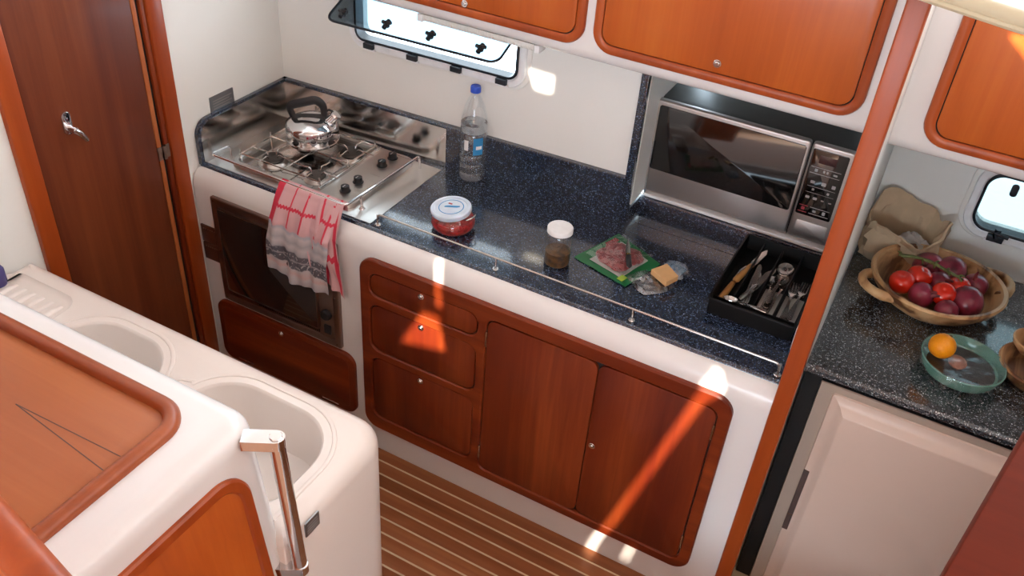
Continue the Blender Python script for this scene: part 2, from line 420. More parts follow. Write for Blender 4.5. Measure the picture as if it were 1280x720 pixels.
def disc(c, axis, r, h, n=16, b=0.0):
    """round button along an axis"""
    c = Vector(c); a = Vector(axis).normalized(); s = a.orthogonal().normalized(); t = a.cross(s)
    prof = [(r, 0), (r, h - b), (r - b, h)] if b else [(r, 0), (r, h)]
    return loft([[c + a * z + (s * math.cos(2 * PI * j / n) + t * math.sin(2 * PI * j / n)) * q for j in range(n)] for q, z in prof])
def xform(VF, mat): return [mat @ Vector(p) for p in VF[0]], VF[1]

# ================================================================== SETTING
WT = 0.90           # worktop height
FACE = -0.045       # face of the galley lockers
XL, XR = -0.67, 1.287
def wally(x): return 0.440 + (x - XL) * (0.500 - 0.440) / (0.64 - XL)

# floor: pale strips between teak planks
fl = obj('floor', *box(-0.9, 2.25, -1.30, 1.0, -0.05, -0.0015), 'holly'); tag(fl, kind='structure')
PW = 0.0505
pl0 = None
y = -0.040; k = 0
while y > -1.28:
    V, F = box(-0.68, 2.2, -(PW - 0.007) / 2, (PW - 0.007) / 2, -0.012, 0.0, 0.0008)
    if pl0 is None:
        pl0 = obj('plank', V, F, 'teak'); o = pl0
    else:
        o = pl0.copy(); COL.objects.link(o)
    o.location = (0, y - PW / 2 - 0.0, 0); o.parent = fl
    y -= PW; k += 1

# forward bulkhead with the cabin door
wl = obj('wall_left', *MB().add(box(-0.73, XL, -2.2, 0.50, 0.0, 1.95)).add(box(-0.73, XL, -2.2, 1.15, 1.95, 2.748)).VF, 'wall'); tag(wl, kind='structure')
d1 = thing('door_1', (XL, -0.35, 0)); tag(d1, kind='structure')
obj('door_frame', *box(XL - .01, XL + .016, -0.612, -0.555, 0, 1.95, .005), 'cherry_trim', d1)
obj('door_frame', *box(XL - .01, XL + .020, -0.119, -0.062, 0, 1.95, .006), 'cherry_trim', d1)
obj('door_stop', *box(XL - .01, XL + .012, -0.1365, -0.1195, 0, 1.95, .003), 'cherry', d1)
leafm = wood('cherry_leaf_veneer', (0.085, 0.016, 0.006), (0.125, 0.025, 0.009), (0.19, 0.046, 0.015), 2, band=9, rough=0.42, coat=0.12)
leaf = obj('door_leaf', *box(XL - .005, XL + .010, -0.553, -0.166, 0.01, 1.94, .002), leafm, d1)
obj('edge_strip', *box(XL - .005, XL + .012, -0.166, -0.150, 0.01, 1.94, .002), 'table', d1)
gap = obj('gap_shadow_rebate', *box(XL - .005, XL + .002, -0.150, -0.137, 0.01, 1.94), 'blackm', d1)
h = obj('handle', *MB().add(slab(-0.460, -0.432, 1.195, 1.262, .0135, fx(XL + .010), 0, .006, .002)).add(disc((XL + .016, -0.446, 1.215), (1, 0, 0), .009, .03, 14))
        .add(tube([(XL + .043, -0.452, 1.219), (XL + .046, -0.440, 1.207), (XL + .045, -0.428, 1.190), (XL + .043, -0.420, 1.176)], [.009, .0095, .008, .007], 10)).VF, 'chrome', d1)
mb = MB().add(box(XL + .010, XL + .0135, -0.168, -0.150, 0.985, 1.030, .001)).add(box(XL + .010, XL + .0135, -0.136, -0.121, 0.985, 1.030, .001)).add(tube([(XL + .014, -0.143, 0.985), (XL + .014, -0.143, 1.030)], .006, 10))
mb.obj('hinge', 'bronze', d1)

# hull side behind the galley, with the portlight opening
WX0, WX1, WZ0, WZ1 = -0.345, 0.238, 1.272, 1.425
def wallmap(u, v, h): return (u, wally(u) - h, v)
V, F = plate([(XL, 0.0), (0.632, 0.0), (0.632, 1.9), (XL, 1.9)], [rr(WX0, WX1, WZ0, WZ1, .035)[::-1]], wallmap, -0.05, 0.0, .001)
wb = obj('wall_back', V, F, 'wall'); tag(wb, kind='structure')
# deeper hull side behind the microwave niche and the after worktop
wn = obj('wall_niche', *box(0.70, XR, 0.985, 1.01, 0.0, 1.9), 'wall'); tag(wn, kind='structure')
W2 = 0.86
V, F = plate([(1.327, 0.0), (2.2, 0.0), (2.2, 1.9), (1.327, 1.9)], [rr(1.604, 2.02, 1.045, 1.225, .05)[::-1]], lambda u, v, h: (u, W2 - h, v), -0.05, 0.0, .001)
tag(obj('wall_after', V, F, 'wall'), kind='structure')
tag(obj('wall_right', *box(2.2, 2.26, -1.3, 1.0, 0, 1.95), 'wall'), kind='structure')
tag(obj('wall_saloon_shade', *box(-2.44, 0.05, -2.30, -2.22, 0.55, 2.748), 'saloonwall'), kind='structure')  # unseen wall added to shade the near cabinet and sink
tag(obj('wall_light_block', *box(2.75, 2.81, -3.6, -1.301, 0.55, 2.35), 'saloonwall'), kind='structure')  # unseen wall added to keep aft daylight off the cabinet and sink end
tag(obj('wall_steps', *box(0.56, 2.25, -1.36, -1.30, 0, 0.55, .004), 'gel'), kind='structure')
# low sides of the saloon: daylight comes in through the window band above them
tag(obj('wall_saloon_aft', *box(4.44, 4.5, -6.6, 1.15, 0.49, 1.65), 'saloonwall'), kind='structure')
tag(obj('wall_saloon_forward', *box(-2.5, -2.44, -6.6, -2.21, 0.49, 2.75), 'saloonwall'), kind='structure')
tag(obj('wall_saloon_far', *box(-2.44, 4.44, -6.6, -6.54, 0.49, 1.35), 'saloonwall'), kind='structure')
tag(obj('wall_added_header', *box(-2.44, 4.44, -6.6, -6.54, 2.50, 2.748), 'saloonwall'), kind='structure')  # unseen header added to cut the steep daylight on the tops
tag(obj('wall_added_header_aft', *box(4.44, 4.5, -6.6, 1.15, 2.45, 2.748), 'saloonwall'), kind='structure')  # added likewise, lowers the top of the aft window light
tag(obj('wall_hull_aft', *box(2.262, 4.44, 1.06, 1.12, 0.0, 1.90), 'wall'), kind='structure')
tag(obj('floor_saloon', *box(-2.5, 4.5, -6.54, -1.362, 0.49, 0.55), 'soleplate'), kind='structure')

# bulkhead between the two worktops with its varnished edge post
tag(obj('wall_bulkhead', *box(1.2925, 1.326, -0.012, 0.984, 0.0, 1.95), 'wall'), kind='structure')
tag(obj('trim_1', *box(1.2875, 1.331, -0.055, -0.011, 0.0, 1.945, .005), 'cherry_trim'), kind='structure')

# unseen coachroof over galley and saloon, openings added and shaped to cast the sun patches
RZ = 2.75
def up_to_roof(p):
    t = (RZ - p[2]) / SUN_DIR.z
    return (p[0] + SUN_DIR.x * t, p[1] + SUN_DIR.y * t)
patches = [
    [(0.240, FACE, 0.700), (0.152, FACE, 0.532), (0.325, FACE, 0.574), (0.294, FACE, 0.708)],
    [(0.276, FACE, 0.915), (0.289, FACE, 0.728), (0.305, FACE, 0.735), (0.292, FACE, 0.915)],
    [(1.134, FACE, 0.905), (1.108, FACE, 0.845), (1.086, FACE, 0.765), (1.010, FACE, 0.470), (0.936, FACE, 0.190), (0.896, FACE, 0.055), (0.880, FACE, -0.03),
     (0.896, FACE, -0.03), (0.912, FACE, 0.055), (0.958, FACE, 0.190), (1.036, FACE, 0.470), (1.118, FACE, 0.765), (1.164, FACE, 0.830), (1.148, FACE, 0.900)],
    [(1.018, FACE, 0.115), (1.004, FACE, 0.015), (1.013, FACE, 0.015), (1.029, FACE, 0.115)],
    [(1.470, 0.289, 1.775), (1.640, 0.289, 1.640), (1.640, 0.289, 1.80)],
    [(0.262, 0.495, 1.300), (0.292, 0.495, 1.235), (0.350, 0.495, 1.235), (0.350, 0.495, 1.300)],
]
holes = [[up_to_roof(p) for p in ps] for ps in patches]
def cw(l):
    a = sum(l[i][0] * l[(i + 1) % len(l)][1] - l[(i + 1) % len(l)][0] * l[i][1] for i in range(len(l)))
    return l if a < 0 else l[::-1]
V, F = plate([(-2.5, -6.6), (4.5, -6.6), (4.5, 1.15), (-2.5, 1.15)], [cw(l) for l in holes], fz(RZ), 0.0, 0.012, 0.0)
tag(obj('ceiling', V, F, 'deckhead', smooth=0), kind='structure')

# ================================================================== GALLEY BASE UNIT
g = thing('galley_locker_unit', (0.31, FACE, 0), 'long white moulded galley unit with cherry drawers and doors under the blue worktop', 'cabinet')
prof = [(0.45, 0.0), (FACE, 0.0), (FACE, 0.83)]
for i in range(1, 9):
    a = i / 8 * PI / 2
    prof.append((FACE + 0.046 * (1 - math.cos(a)), 0.83 + 0.062 * math.sin(a)))
prof += [(0.03, 0.892), (0.03, 0.875), (0.45, 0.875)]
obj('body', *loft([[(x, p[0], p[1]) for p in prof] for x in (XL + .003, XR)]), 'gel', g)
PF = fy(FACE)
fr_h = [rr(0.049, 0.436, 0.697, 0.784, .035), rr(0.049, 0.436, 0.476, 0.663, .035), rr(0.049, 0.434, 0.176, 0.444, .035), rr(0.467, 1.168, 0.155, 0.786, .03)]
V, F = plate(rr(0.012, 1.203, 0.118, 0.832, .055, 8), [h[::-1] for h in fr_h], PF, 0.0, 0.016, .004)
obj('face_frame', V, F, 'cherry_x', g)
obj('frame_back', *slab(0.03, 1.185, 0.14, 0.81, .03, PF, 0.0, 0.003, .001), 'blackm', g)
def latch(x, z, par, y=FACE, h0=.012):
    o = obj('latch', *MB().add(disc((x, y - h0, z), (0, -1, 0), .0105, .003, 18, .001)).add(disc((x, y - h0 - .003, z), (0, -1, 0), .006, .003, 14, .002)).VF, 'chrome', par)
    return o
for (z0, z1, lz) in ((0.700, 0.781, 0.766), (0.479, 0.660, 0.646), (0.179, 0.441, 0.424)):
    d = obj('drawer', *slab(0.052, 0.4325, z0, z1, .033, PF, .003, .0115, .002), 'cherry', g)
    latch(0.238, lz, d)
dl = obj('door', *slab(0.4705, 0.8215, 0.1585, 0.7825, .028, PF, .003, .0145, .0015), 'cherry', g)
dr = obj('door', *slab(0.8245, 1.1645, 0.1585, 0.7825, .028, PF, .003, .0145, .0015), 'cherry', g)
latch(0.842, 0.470, dr, h0=.0145)
for (x, z, d) in ((0.4685, 0.711, dl), (0.4695, 0.234, dl), (1.166, 0.708, dr), (1.166, 0.245, dr)):
    obj('hinge', *tube([(x, FACE - .016, z - .028), (x, FACE - .016, z + .028)], .0035, 8), 'steel', d)
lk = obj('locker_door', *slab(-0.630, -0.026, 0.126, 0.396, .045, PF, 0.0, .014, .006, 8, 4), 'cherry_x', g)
obj('panel', *slab(-0.606, -0.050, 0.150, 0.372, .03, PF, .0138, .0150, .001, 6), 'cherry_x', lk)
latch(-0.336, 0.362, lk, h0=.015)
for x in (-0.520, -0.135):
    obj('hinge', *tube([(x - .035, FACE - .0155, 0.146), (x + .035, FACE - .0155, 0.146)], .0022, 8), 'steel', lk)

# small slotted vent plates by the door
for i, (z0, z1) in enumerate(((0.625, 0.694), (0.553, 0.622))):
    v = thing('vent_plate', (-0.624, FACE, z0), ('upper' if i == 0 else 'lower') + ' of two small slotted steel vent plates left of the oven, wood reflection painted brown', 'vent', 'vent plates beside the oven')
    obj('plate', *slab(-0.659, -0.590, z0, z1, .004, PF, 0, .004, .001), 'grille', v)
    for j in range(6):
        x = -0.648 + j * 0.0095
        obj('slot', *box(x, x + .005, FACE - .0048, FACE - .003, z1 - .016, z1 - .011), 'bronze', v)

# ================================================================== WORKTOPS
wt = thing('galley_worktop', (0.31, 0.2, WT), 'dark blue speckled worktop with raised splashbacks above the drawers', 'worktop')
mb = MB()
L = []
for x in (XL + .003, XR):
    L.append([(x, .49 if x < 0 else .50, .876), (x, .0, .876), (x, -.002, .884), (x, -.001, .893), (x, .004, .8985), (x, .010, WT), (x, .49 if x < 0 else .50, WT)])
mb.add(loft(L))
mb.add(box(0.632, XR, .495, .615, .876, WT))
mb.obj('slab', 'granite', wt)
def splash(x0, x1, z1):
    ys = [wally(x0), wally(x1)]
    return loft([[(x, y_ - .001, WT), (x, y_ - .020, WT), (x, y_ - .020, z1 - .003), (x, y_ - .017, z1), (x, y_ - .001, z1)] for x, y_ in zip((x0, x1), ys)])
obj('splashback', *splash(XL + .003, 0.632, 1.052), 'granite', wt)
# end splash against the forward bulkhead, its front top corner rounded
cor = [(-0.006, WT)] + [(0.047 - 0.053 * math.cos(a), 0.999 + 0.053 * math.sin(a)) for a in [i / 8 * PI / 2 for i in range(9)]] + [(0.438, 1.052), (0.438, WT)]
obj('end_splash', *loft([[(x, p[0], p[1]) for p in cor] for x in (XL + .003, XL + .017)]), 'granite', wt)
obj('niche_edge', *box(0.632, 0.655, .478, .503, .90, 1.46, .002), 'granite', wt)
obj('niche_return', *box(0.632, 0.655, .503, .618, .90, .937, .001), 'granite', wt)
obj('niche_upstand', *loft([[(x, .615, WT), (x, .596, WT), (x, .593, .930), (x, .597, .9365), (x, .615, .937)] for x in (0.655, XR)]), 'granite', wt)

ni = thing('microwave_shelf', (0.97, .62, .937), 'white shelf and side cheeks of the niche the microwave stands in', 'shelf')
obj('sill', *box(0.656, XR, .604, .984, .938, .950, .003), 'gel', ni)
obj('cheek', *box(0.634, 0.656, .506, .984, .951, 1.449), 'wall', ni)

w2 = thing('after_worktop', (1.7, .4, WT), 'dark grey speckled worktop over the fridge, to the right of the post', 'worktop')
obj('slab', *loft([[(x, .858, .874), (x, .113, .874), (x, .108, .880), (x, .109, .893), (x, .116, WT), (x, .858, WT)] for x in (1.3265, 2.198)]), 'granite2', w2)

# stainless liner around the stove
sl = thing('stove_liner', (-0.32, .2, WT), 'polished stainless steel tray and splash lining around the stove', 'stove liner')
obj('tray', *box(XL + .018, 0.004, .016, wally(-.6) - .022, WT, WT + .0025, .001), 'steel_b', sl)
mb = MB()
for (x0, x1) in ((XL + .018, 0.004),):
    mb.add(loft([[(x, wally(x) - .021, WT + .002), (x, wally(x) - .023, WT + .002), (x, wally(x) - .023, 1.043), (x, wally(x) - .021, 1.043)] for x in (x0, x1)]))
mb.obj('back_lining', 'steel', sl)
cor2 = [(0.006, WT + .002)] + [(0.055 - 0.049 * math.cos(a), 0.994 + 0.049 * math.sin(a)) for a in [i / 8 * PI / 2 for i in range(9)]] + [(0.418, 1.043), (0.418, WT + .002)]
obj('side_lining', *loft([[(x, p[0], p[1]) for p in cor2] for x in (XL + .0172, XL + .0190)]), 'steel', sl)

# ================================================================== STOVE
hb = thing('gas_hob', (-0.335, .23, WT + .003), 'stainless four burner gas hob with fiddle rail in the corner', 'hob')
HZ = WT + .0025
# body: raised pan left with the burners, control strip right
V, F = plate(rr(-0.578, -0.088, .040, .405, .03), [rr(-0.560, -0.222, .058, .388, .02)[::-1]], fz(HZ), 0.0, .020, .004)
bd = obj('top_panel', V, F, 'steel_b', hb)
obj('burner_pan', *slab(-0.562, -0.220, .056, .390, .02, fz(HZ), 0.0, .006, .001), 'steel', hb)
obj('strip_ridge', *box(-0.226, -0.216, .056, .392, HZ + .012, HZ + .030, .003), 'steel', hb)
for (x, y, r) in ((-0.470, .130, .036), (-0.285, .125, .030), (-0.283, .312, .040), (-0.465, .300, .036)):
    b_ = obj('burner', *lathe([(r + .012, 0), (r + .012, .004), (r + .004, .010), (r + .003, .012)], (x, y, HZ + .005), 28), 'steel_b', hb)
    obj('burner_cap', *lathe([(r, 0), (r + .001, .006), (r - .003, .011), (r - .010, .0125), (.004, .0125)], (x, y, HZ + .016), 28), 'iron', b_)
for y in (.100, .168, .300, .362):
    kb = obj('knob', *lathe([(.018, 0), (.018, .002), (.0145, .003), (.0135, .020), (.011, .0215)], (-0.152, y, HZ + .019), 20), 'black', hb)
    obj('pointer', *box(-0.1535, -0.1505, y - .012, y + .002, HZ + .040, HZ + .0412), 'print', kb)
# wire pan supports
GZ = HZ + .038
mb = MB()
for yy in (.074, .222, .374):
    mb.add(tube([(-0.556, yy, GZ), (-0.232, yy, GZ)], .0026, 6))
for xx in (-0.556, -0.378, -0.232):
    mb.add(tube([(xx, .066, GZ - .002), (xx, .382, GZ - .002)], .0028, 6))
for (x, y) in ((-0.470, .130), (-0.285, .125), (-0.283, .312), (-0.465, .300)):
    for (dx, dy) in ((1, 0), (-1, 0), (0, 1), (0, -1)):
        mb.add(tube(bend([(x + dx * .088, y + dy * .088 * .8, GZ), (x + dx * .050, y + dy * .050, GZ), (x + dx * .026, y + dy * .026, GZ + .004), (x + dx * .018, y + dy * .018, GZ - .012)], .008), .0022, 6))
mb.obj('pan_support', 'steel', hb)
for (x, y) in ((-0.556, .074), (-0.556, .374), (-0.232, .074), (-0.232, .374), (-0.556, .222), (-0.232, .222)):
    obj('support_foot', *tube([(x, y, HZ + .004), (x, y, GZ + .014)], .0028, 6), 'steel', hb)
RLZ = .952
rp = bend([(-0.604, .078, WT + .004), (-0.604, .078, RLZ), (-0.612, .000, RLZ), (-0.068, -.006, RLZ), (-0.058, .382, RLZ), (-0.058, .386, WT + .004)], .018, 5)
obj('fiddle_rail', *tube(rp, .0048, 10), 'chrome', hb)
for (x, y) in ((-0.329, -.003), (-0.066, .066)):
    p = obj('rail_post', *MB().add(tube([(x, y + .004, WT), (x, y, RLZ)], .0045, 10)).add(disc((x, y + .004, WT + .001), (0, 0, 1), .010, .005, 14, .002)).VF, 'chrome', hb)

ov = thing('oven', (-0.33, FACE, .41), 'built-in oven with dark glass door below the gas hob', 'oven')
obj('surround', *frame(-0.587, -0.076, .410, .830, .006, .03, PF, [(0, 0), (0, .010), (.003, .013), (.020, .013), (.028, .009), (.028, 0)], 3), 'bronze', ov)
obj('fascia', *slab(-0.560, -0.103, .437, .803, .004, PF, 0, .0105, .001), 'bronze', ov)
dg = obj('oven_door', *slab(-0.554, -0.162, .466, .797, .008, PF, .0105, .020, .002), 'ovenglass', ov)
obj('door_edge', *frame(-0.557, -0.159, .463, .800, .010, .006, PF, [(0, .0105), (0, .0215), (.004, .0215), (.004, .0105)], 3), 'bronze', dg)
obj('knob', *MB().add(disc((-0.128, FACE - .0105, .538), (0, -1, 0), .019, .016, 20, .003)).VF, 'black', ov)
obj('switch', *slab(-0.142, -0.114, .456, .492, .003, PF, .0105, .016, .002), 'black', ov)
mb = MB()
for i in range(34):
    x = -0.425 + i * .0078
    mb.add(box(x, x + .004, FACE - .0125, FACE - .010, .446, .458))
mb.obj('vent_slots', 'blackm', ov)
for (x, z) in ((-0.572, .818), (-0.572, .62), (-0.572, .424), (-0.33, .422), (-0.092, .424), (-0.090, .62)):
    obj('screw', *disc((x, FACE - .0125, z), (0, -1, 0), .0032, .0015, 10), 'steel', ov)

# kettle on the back left burner
kt = thing('kettle', (-0.415, .272, GZ + .0075), 'shiny stainless whistling kettle with black handle on the hob', 'kettle')
kt.rotation_euler = (0, 0, math.radians(28))
KR = .088
obj('body', *lathe([(KR - .016, 0), (KR - .004, .003), (KR, .010), (KR, .060), (KR - .002, .066), (KR - .009, .071), (KR - .020, .077), (KR - .036, .084), (KR - .055, .0885), (.012, .090)], n=40), 'chrome', kt, local=True)
obj('base_rim', *lathe([(KR - .004, .0025), (KR + .0015, .005), (KR + .0015, .011), (KR - .001, .012)], n=40), 'steel', kt, local=True)
sp = obj('spout', *MB().add(tube([(.050, 0, .062), (.068, 0, .080), (.078, 0, .094)], [.024, .020, .0165], 18)).VF, 'chrome', kt, local=True)
cp = obj('whistle_cap', *xform(lathe([(.019, 0), (.020, .004), (.017, .010), (.006, .013)], n=20), Matrix.Translation((.079, 0, .094)) @ Matrix.Rotation(math.radians(35), 4, 'Y')), 'chrome', sp, local=True)
hp = bend([(-.060, 0, .082), (-.074, 0, .122), (.020, 0, .150), (.042, 0, .130), (.044, 0, .086)], .020, 5)
obj('handle', *tube(hp, [.0075 + .003 * math.sin(i / (len(hp) - 1) * PI) for i in range(len(hp))], 12, flat=1.5), 'black', kt, local=True)
obj('handle_base', *tube([(-.064, 0, .081), (-.02, 0, .089), (.044, 0, .085)], [.008, .006, .010], 10, flat=1.4), 'black', kt, local=True)
obj('trigger', *lathe([(.0055, 0), (.006, .006), (.003, .012)], (.034, 0, .143), 12), 'print_red', kt, local=True)
obj('lever', *tube(bend([(.045, 0, .100), (.060, 0, .118), (.074, 0, .108)], .01), .004, 8), 'black', kt, local=True)

# tea towel over the rail
def towel(x0a, x1a, x0b, x1b, zt, zb0, zb1, yoff, seed, nu=34, nv=60):
    V = []; F = []; UV = []
    for j in range(nv + 1):
        v = j / nv
        for i in range(nu + 1):
            u = i / nu
            xt = x0a + (x1a - x0a) * u; xb = x0b + (x1b - x0b) * u
            x = xt + (xb - xt) * v ** 1.2
            zb = zb0 + (zb1 - zb0) * u
            s = v * 1.10 - 0.10
            if s < 0:        # tuck behind the rail
                a = 1 + s / 0.10
                z = RLZ + .008 - (1 - a) * .040; y_ = .006 + .004 * (1 - a)
            else:
                z = RLZ + .008 + (zb - RLZ - .008) * s
                k = min(1, s / 0.05)
                y_ = .006 - .024 * math.sin(k * PI / 2)
                y_ -= .056 * min(1, max(0, (s - .06) / .30)) ** 0.8
            w = min(1, max(0, s) * 3)
            fold = .0065 * math.sin(u * 17 + seed + 2.2 * v) + .004 * math.sin(u * 31 + 1.7 * seed - 4 * v)
            fold += .012 * (mnoise.noise((u * 3 + seed, v * 4, seed)))
            y_ += w * (fold - .004) + yoff * w
            x += w * .006 * mnoise.noise((u * 2, v * 3 + seed, 3.3))
            z += .006 * w * math.sin(u * 7 + seed) * v
            V.append((x, y_, z)); UV.append((u, v))
    for j in range(nv):
        for i in range(nu):
            a = j * (nu + 1) + i; F.append([a, a + 1, a + nu + 2, a + nu + 1])
    return V, F, UV
tw = thing('tea_towel', (-0.19, -.03, .70), 'red, pink and grey striped tea towel hanging over the hob rail', 'towel')
V, F, UV = towel(-0.318, -0.078, -0.342, -0.104, RLZ, .652, .628, 0.0, 1.3)
obj('front_flap', V, F, 'towel', tw, smooth=180, recalc=False, uv=UV)
V, F, UV = towel(-0.200, -0.074, -0.165, -0.042, RLZ, .690, .650, 0.010, 4.1, 18)
UV = [(0.55 + 0.42 * a, b * 0.44) for a, b in UV]
obj('rear_flap', V, F, 'towel', tw, smooth=180, recalc=False, uv=UV)

# worktop fiddle rail
fr_ = thing('worktop_rail', (0.65, .024, WT), 'thin steel guard rail on small posts along the worktop front edge', 'rail')
obj('rail', *tube(bend([(0.026, .026, WT), (0.026, .026, .938), (1.270, .024, .938), (1.272, .024, WT)], .014, 5), .0032, 8), 'railsteel', fr_)
for x in (0.026, 0.439, 0.866, 1.272):
    p = obj('post', *MB().add(tube([(x, .025, WT), (x, .025, .938)], .0036, 8)).add(disc((x, .025, WT), (0, 0, 1), .010, .004, 16, .002)).VF, 'steel', fr_)

# dark information plate on the bulkhead above the stove
pq = thing('warning_plaque', (XL, .13, 1.04), 'small dark metal plaque on the white wall above the stove', 'plaque')
obj('plate', *slab(0.078, 0.186, 1.040, 1.102, .003, fx(XL), 0, .003, .0008), 'plaque', pq)
for i in range(5):
    obj('print_line', *box(XL + .003, XL + .0034, 0.090, 0.176 - .012 * (i % 2), 1.084 - i * .009, 1.0865 - i * .009), 'print', pq)

# ================================================================== UPPER LOCKERS
UY = .325
def locker(name, x0, x1, y0, y1, label, zb=1.450):
    u = thing(name, ((x0 + x1) / 2, y0, zb), label, 'cabinet')
    pr = [(y1, zb), (y0 + .035, zb)] + [(y0 + .035 - .035 * math.sin(a), zb + .035 - .035 * math.cos(a)) for a in [i / 6 * PI / 2 for i in range(1, 7)]] + [(y0, 1.93), (y1, 1.93)]
    obj('body', *loft([[(x, p[0], p[1]) for p in pr] for x in (x0, x1)]), 'gel', u)
    return u
def locker_door(u, x0, x1, z0, z1, y, lx, lz):
    mp = fy(y)
    f = obj('door_frame', *frame(x0, x1, z0, z1, .060, .03, mp, [(0, 0), (0, .006), (.003, .011), (.010, .013), (.022, .012), (.0255, .009), (.0255, 0)], 8), 'cherry_trim', u)
    d = obj('door', *slab(x0 + .028, x1 - .028, z0 + .028, z1 - .028, .036, mp, 0, .010, .0015, 8), 'cherry_up', u)
    obj('door_rebate', *slab(x0 + .02, x1 - .02, z0 + .02, z1 - .02, .04, mp, 0, .002, .0005, 8), 'blackm', u)
    latch(lx, lz, d, y, .010)
u1 = locker('upper_locker', XL + .003, XR, UY, .98, 'white upper locker with two cherry doors above the microwave and portlight')
lo = UY - .000
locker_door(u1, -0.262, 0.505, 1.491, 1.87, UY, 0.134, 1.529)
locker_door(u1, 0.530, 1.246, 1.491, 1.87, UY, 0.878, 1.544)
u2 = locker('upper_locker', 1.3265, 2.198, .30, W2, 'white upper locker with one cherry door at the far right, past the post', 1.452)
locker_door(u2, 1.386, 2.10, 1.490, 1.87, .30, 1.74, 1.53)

lamp = thing('strip_light', (0.15, .37, 1.40), 'ribbed clear strip light fixed under the upper locker by the portlight', 'lamp')
L = []
pr = [(.352, 1.449), (.352, 1.438), (.357, 1.430), (.368, 1.426), (.385, 1.428), (.395, 1.436), (.395, 1.449)]
obj('diffuser', *loft([[(x, p[0], p[1]) for p in pr] for x in (-0.030, 0.345)]), 'diffuser', lamp)
obj('end_cap', *box(-0.050, -0.030, .350, .397, 1.425, 1.449, .004), 'white', lamp)
obj('end_cap', *box(0.345, 0.362, .350, .397, 1.425, 1.449, .004), 'white', lamp)
for i in range(48):
    x = -0.026 + i * .0078
    q = [(p[0] + (.001 if p[0] > .37 else -.001), p[1] - (.0012 if p[1] < 1.44 else 0)) for p in pr]
    obj('rib', *loft([[(xx, p[0], p[1]) for p in q] for xx in (x, x + .003)]), 'diffuser', lamp)

# grey shelf with cream rolled edge at the top right
sh = thing('deck_shelf', (1.7, .3, 1.9), 'grey shelf with a padded cream edge above the right-hand locker', 'shelf')
A = Vector((1.02, .008, 0)); B = Vector((2.19, -.442, 0))
obj('top', *loft([[(A.x, A.y + .012, z), (B.x, B.y + .012, z), (B.x, B.y + .24, z), (A.x, A.y + .24, z)] for z in (1.934, 1.950)]), 'shelf', sh)
pts = [(A.lerp(B, i / 20)) for i in range(21)]
obj('padded_edge', *tube([(p.x, p.y + .012, 1.934) for p in pts], .018, 14), 'cream', sh)
obj('piping', *tube([(p.x - .004, p.y - .004, 1.924) for p in pts], .006, 8), 'cream', sh)

# ================================================================== PORTLIGHTS
def portlight(name, x0, x1, z0, z1, mp, r):
    w = thing(name, mp((x0 + x1) / 2, z0, 0)); tag(w, kind='structure')
    obj('outer_flange', *frame(x0 - .042, x1 + .042, z0 - .040, z1 + .05, r + .03, .03, mp, [(0, 0), (0, .003), (.002, .005), (.020, .006), (.020, 0)], 8), 'wall', w)
    obj('frame', *frame(x0 - .028, x1 + .028, z0 - .030, z1 + .03, r + .02, .03, mp, [(0, 0), (0, .012), (.003, .016), (.020, .017), (.026, .012), (.028, -.03), (.02, -.03)], 8), 'whitecast', w)
    obj('gasket', *frame(x0 - .004, x1 + .004, z0 - .004, z1 + .004, r, .01, mp, [(0, .012), (0, .018), (.004, .020), (.008, .018), (.009, -.02), (.003, -.02)], 8), 'rubber', w)
    return w
w1 = portlight('window_1', WX0, WX1, WZ0, WZ1, wallmap, .035)
for x in (-0.292, -0.128, 0.032, 0.192):
    c = obj('latch_catch', *box(x - .019, x + .019, wally(x) - .030, wally(x) - .0165, WZ0 - .022, WZ0 - .004, .002), 'rubber', w1)
    obj('catch_plate', *box(x - .023, x + .023, wally(x) - .0215, wally(x) - .012, WZ0 - .030, WZ0 - .0225, .002), 'whitecast', c)
# acrylic leaf hinged at the top, swung up into the cabin
ang = math.radians(66)
def leaf(u, v, h):     # v = distance from the top hinge
    d = 0.152 - v
    yb = wally(u) - .02
    return (u, yb - d * math.sin(ang) - h * math.cos(ang), WZ1 + .012 - d * math.cos(ang) + h * math.sin(ang))
pn = obj('pane', *slab(WX0 - .006, WX1 + .006, 0.0, .152, .03, leaf, -.004, .004, .001, 8), 'pane', w1)
obj('pane_edge', *tube([leaf(u, v, 0) for u, v in rr(WX0 - .006, WX1 + .006, 0.0, .152, .03, 8)], .0042, 6, closed=True), 'rubber', pn)
for x in (-0.300, -0.143, 0.010, 0.178):
    p = Vector(leaf(x, .030, .004)); q = Vector(leaf(x, .030, .022))
    mb = MB().add(tube([p, q], .007, 10)).add(tube([q - Vector((.0, 0, 0)), q + Vector((.020, -.004, .002))], .0055, 8)).add(tube([Vector(leaf(x - .016, .034, .016)), Vector(leaf(x + .010, .026, .018))], .006, 8))
    mb.add(tube([Vector(leaf(x, .045, .014)), Vector(leaf(x, .012, .014))], .0075, 8))
    mb.obj('latch_handle', 'black', pn)
w2m = lambda u, v, h: (u, W2 - h, v)
wn2 = portlight('window_2', 1.604, 2.02, 1.045, 1.225, w2m, .05)
obj('pane', *slab(1.604, 2.02, 1.045, 1.225, .05, w2m, .004, .010, .001, 8), 'pane2', wn2)
mb = MB().add(box(1.660, 1.705, W2 - .036, W2 - .018, 1.022, 1.040, .002)).add(tube([(1.682, W2 - .03, 1.036), (1.682, W2 - .03, 1.064)], .009, 10)).add(tube([(1.675, W2 - .034, 1.052), (1.715, W2 - .034, 1.046)], .006, 8))
mb.obj('latch_handle', 'rubber', wn2)
obj('catch_plate', *box(1.655, 1.708, W2 - .022, W2 - .015, 1.012, 1.021, .002), 'whitecast', wn2)
obj('latch_handle', *MB().add(slab(1.668, 1.688, 1.168, 1.206, .009, w2m, .010, .018, .002)).VF, 'rubber', wn2)

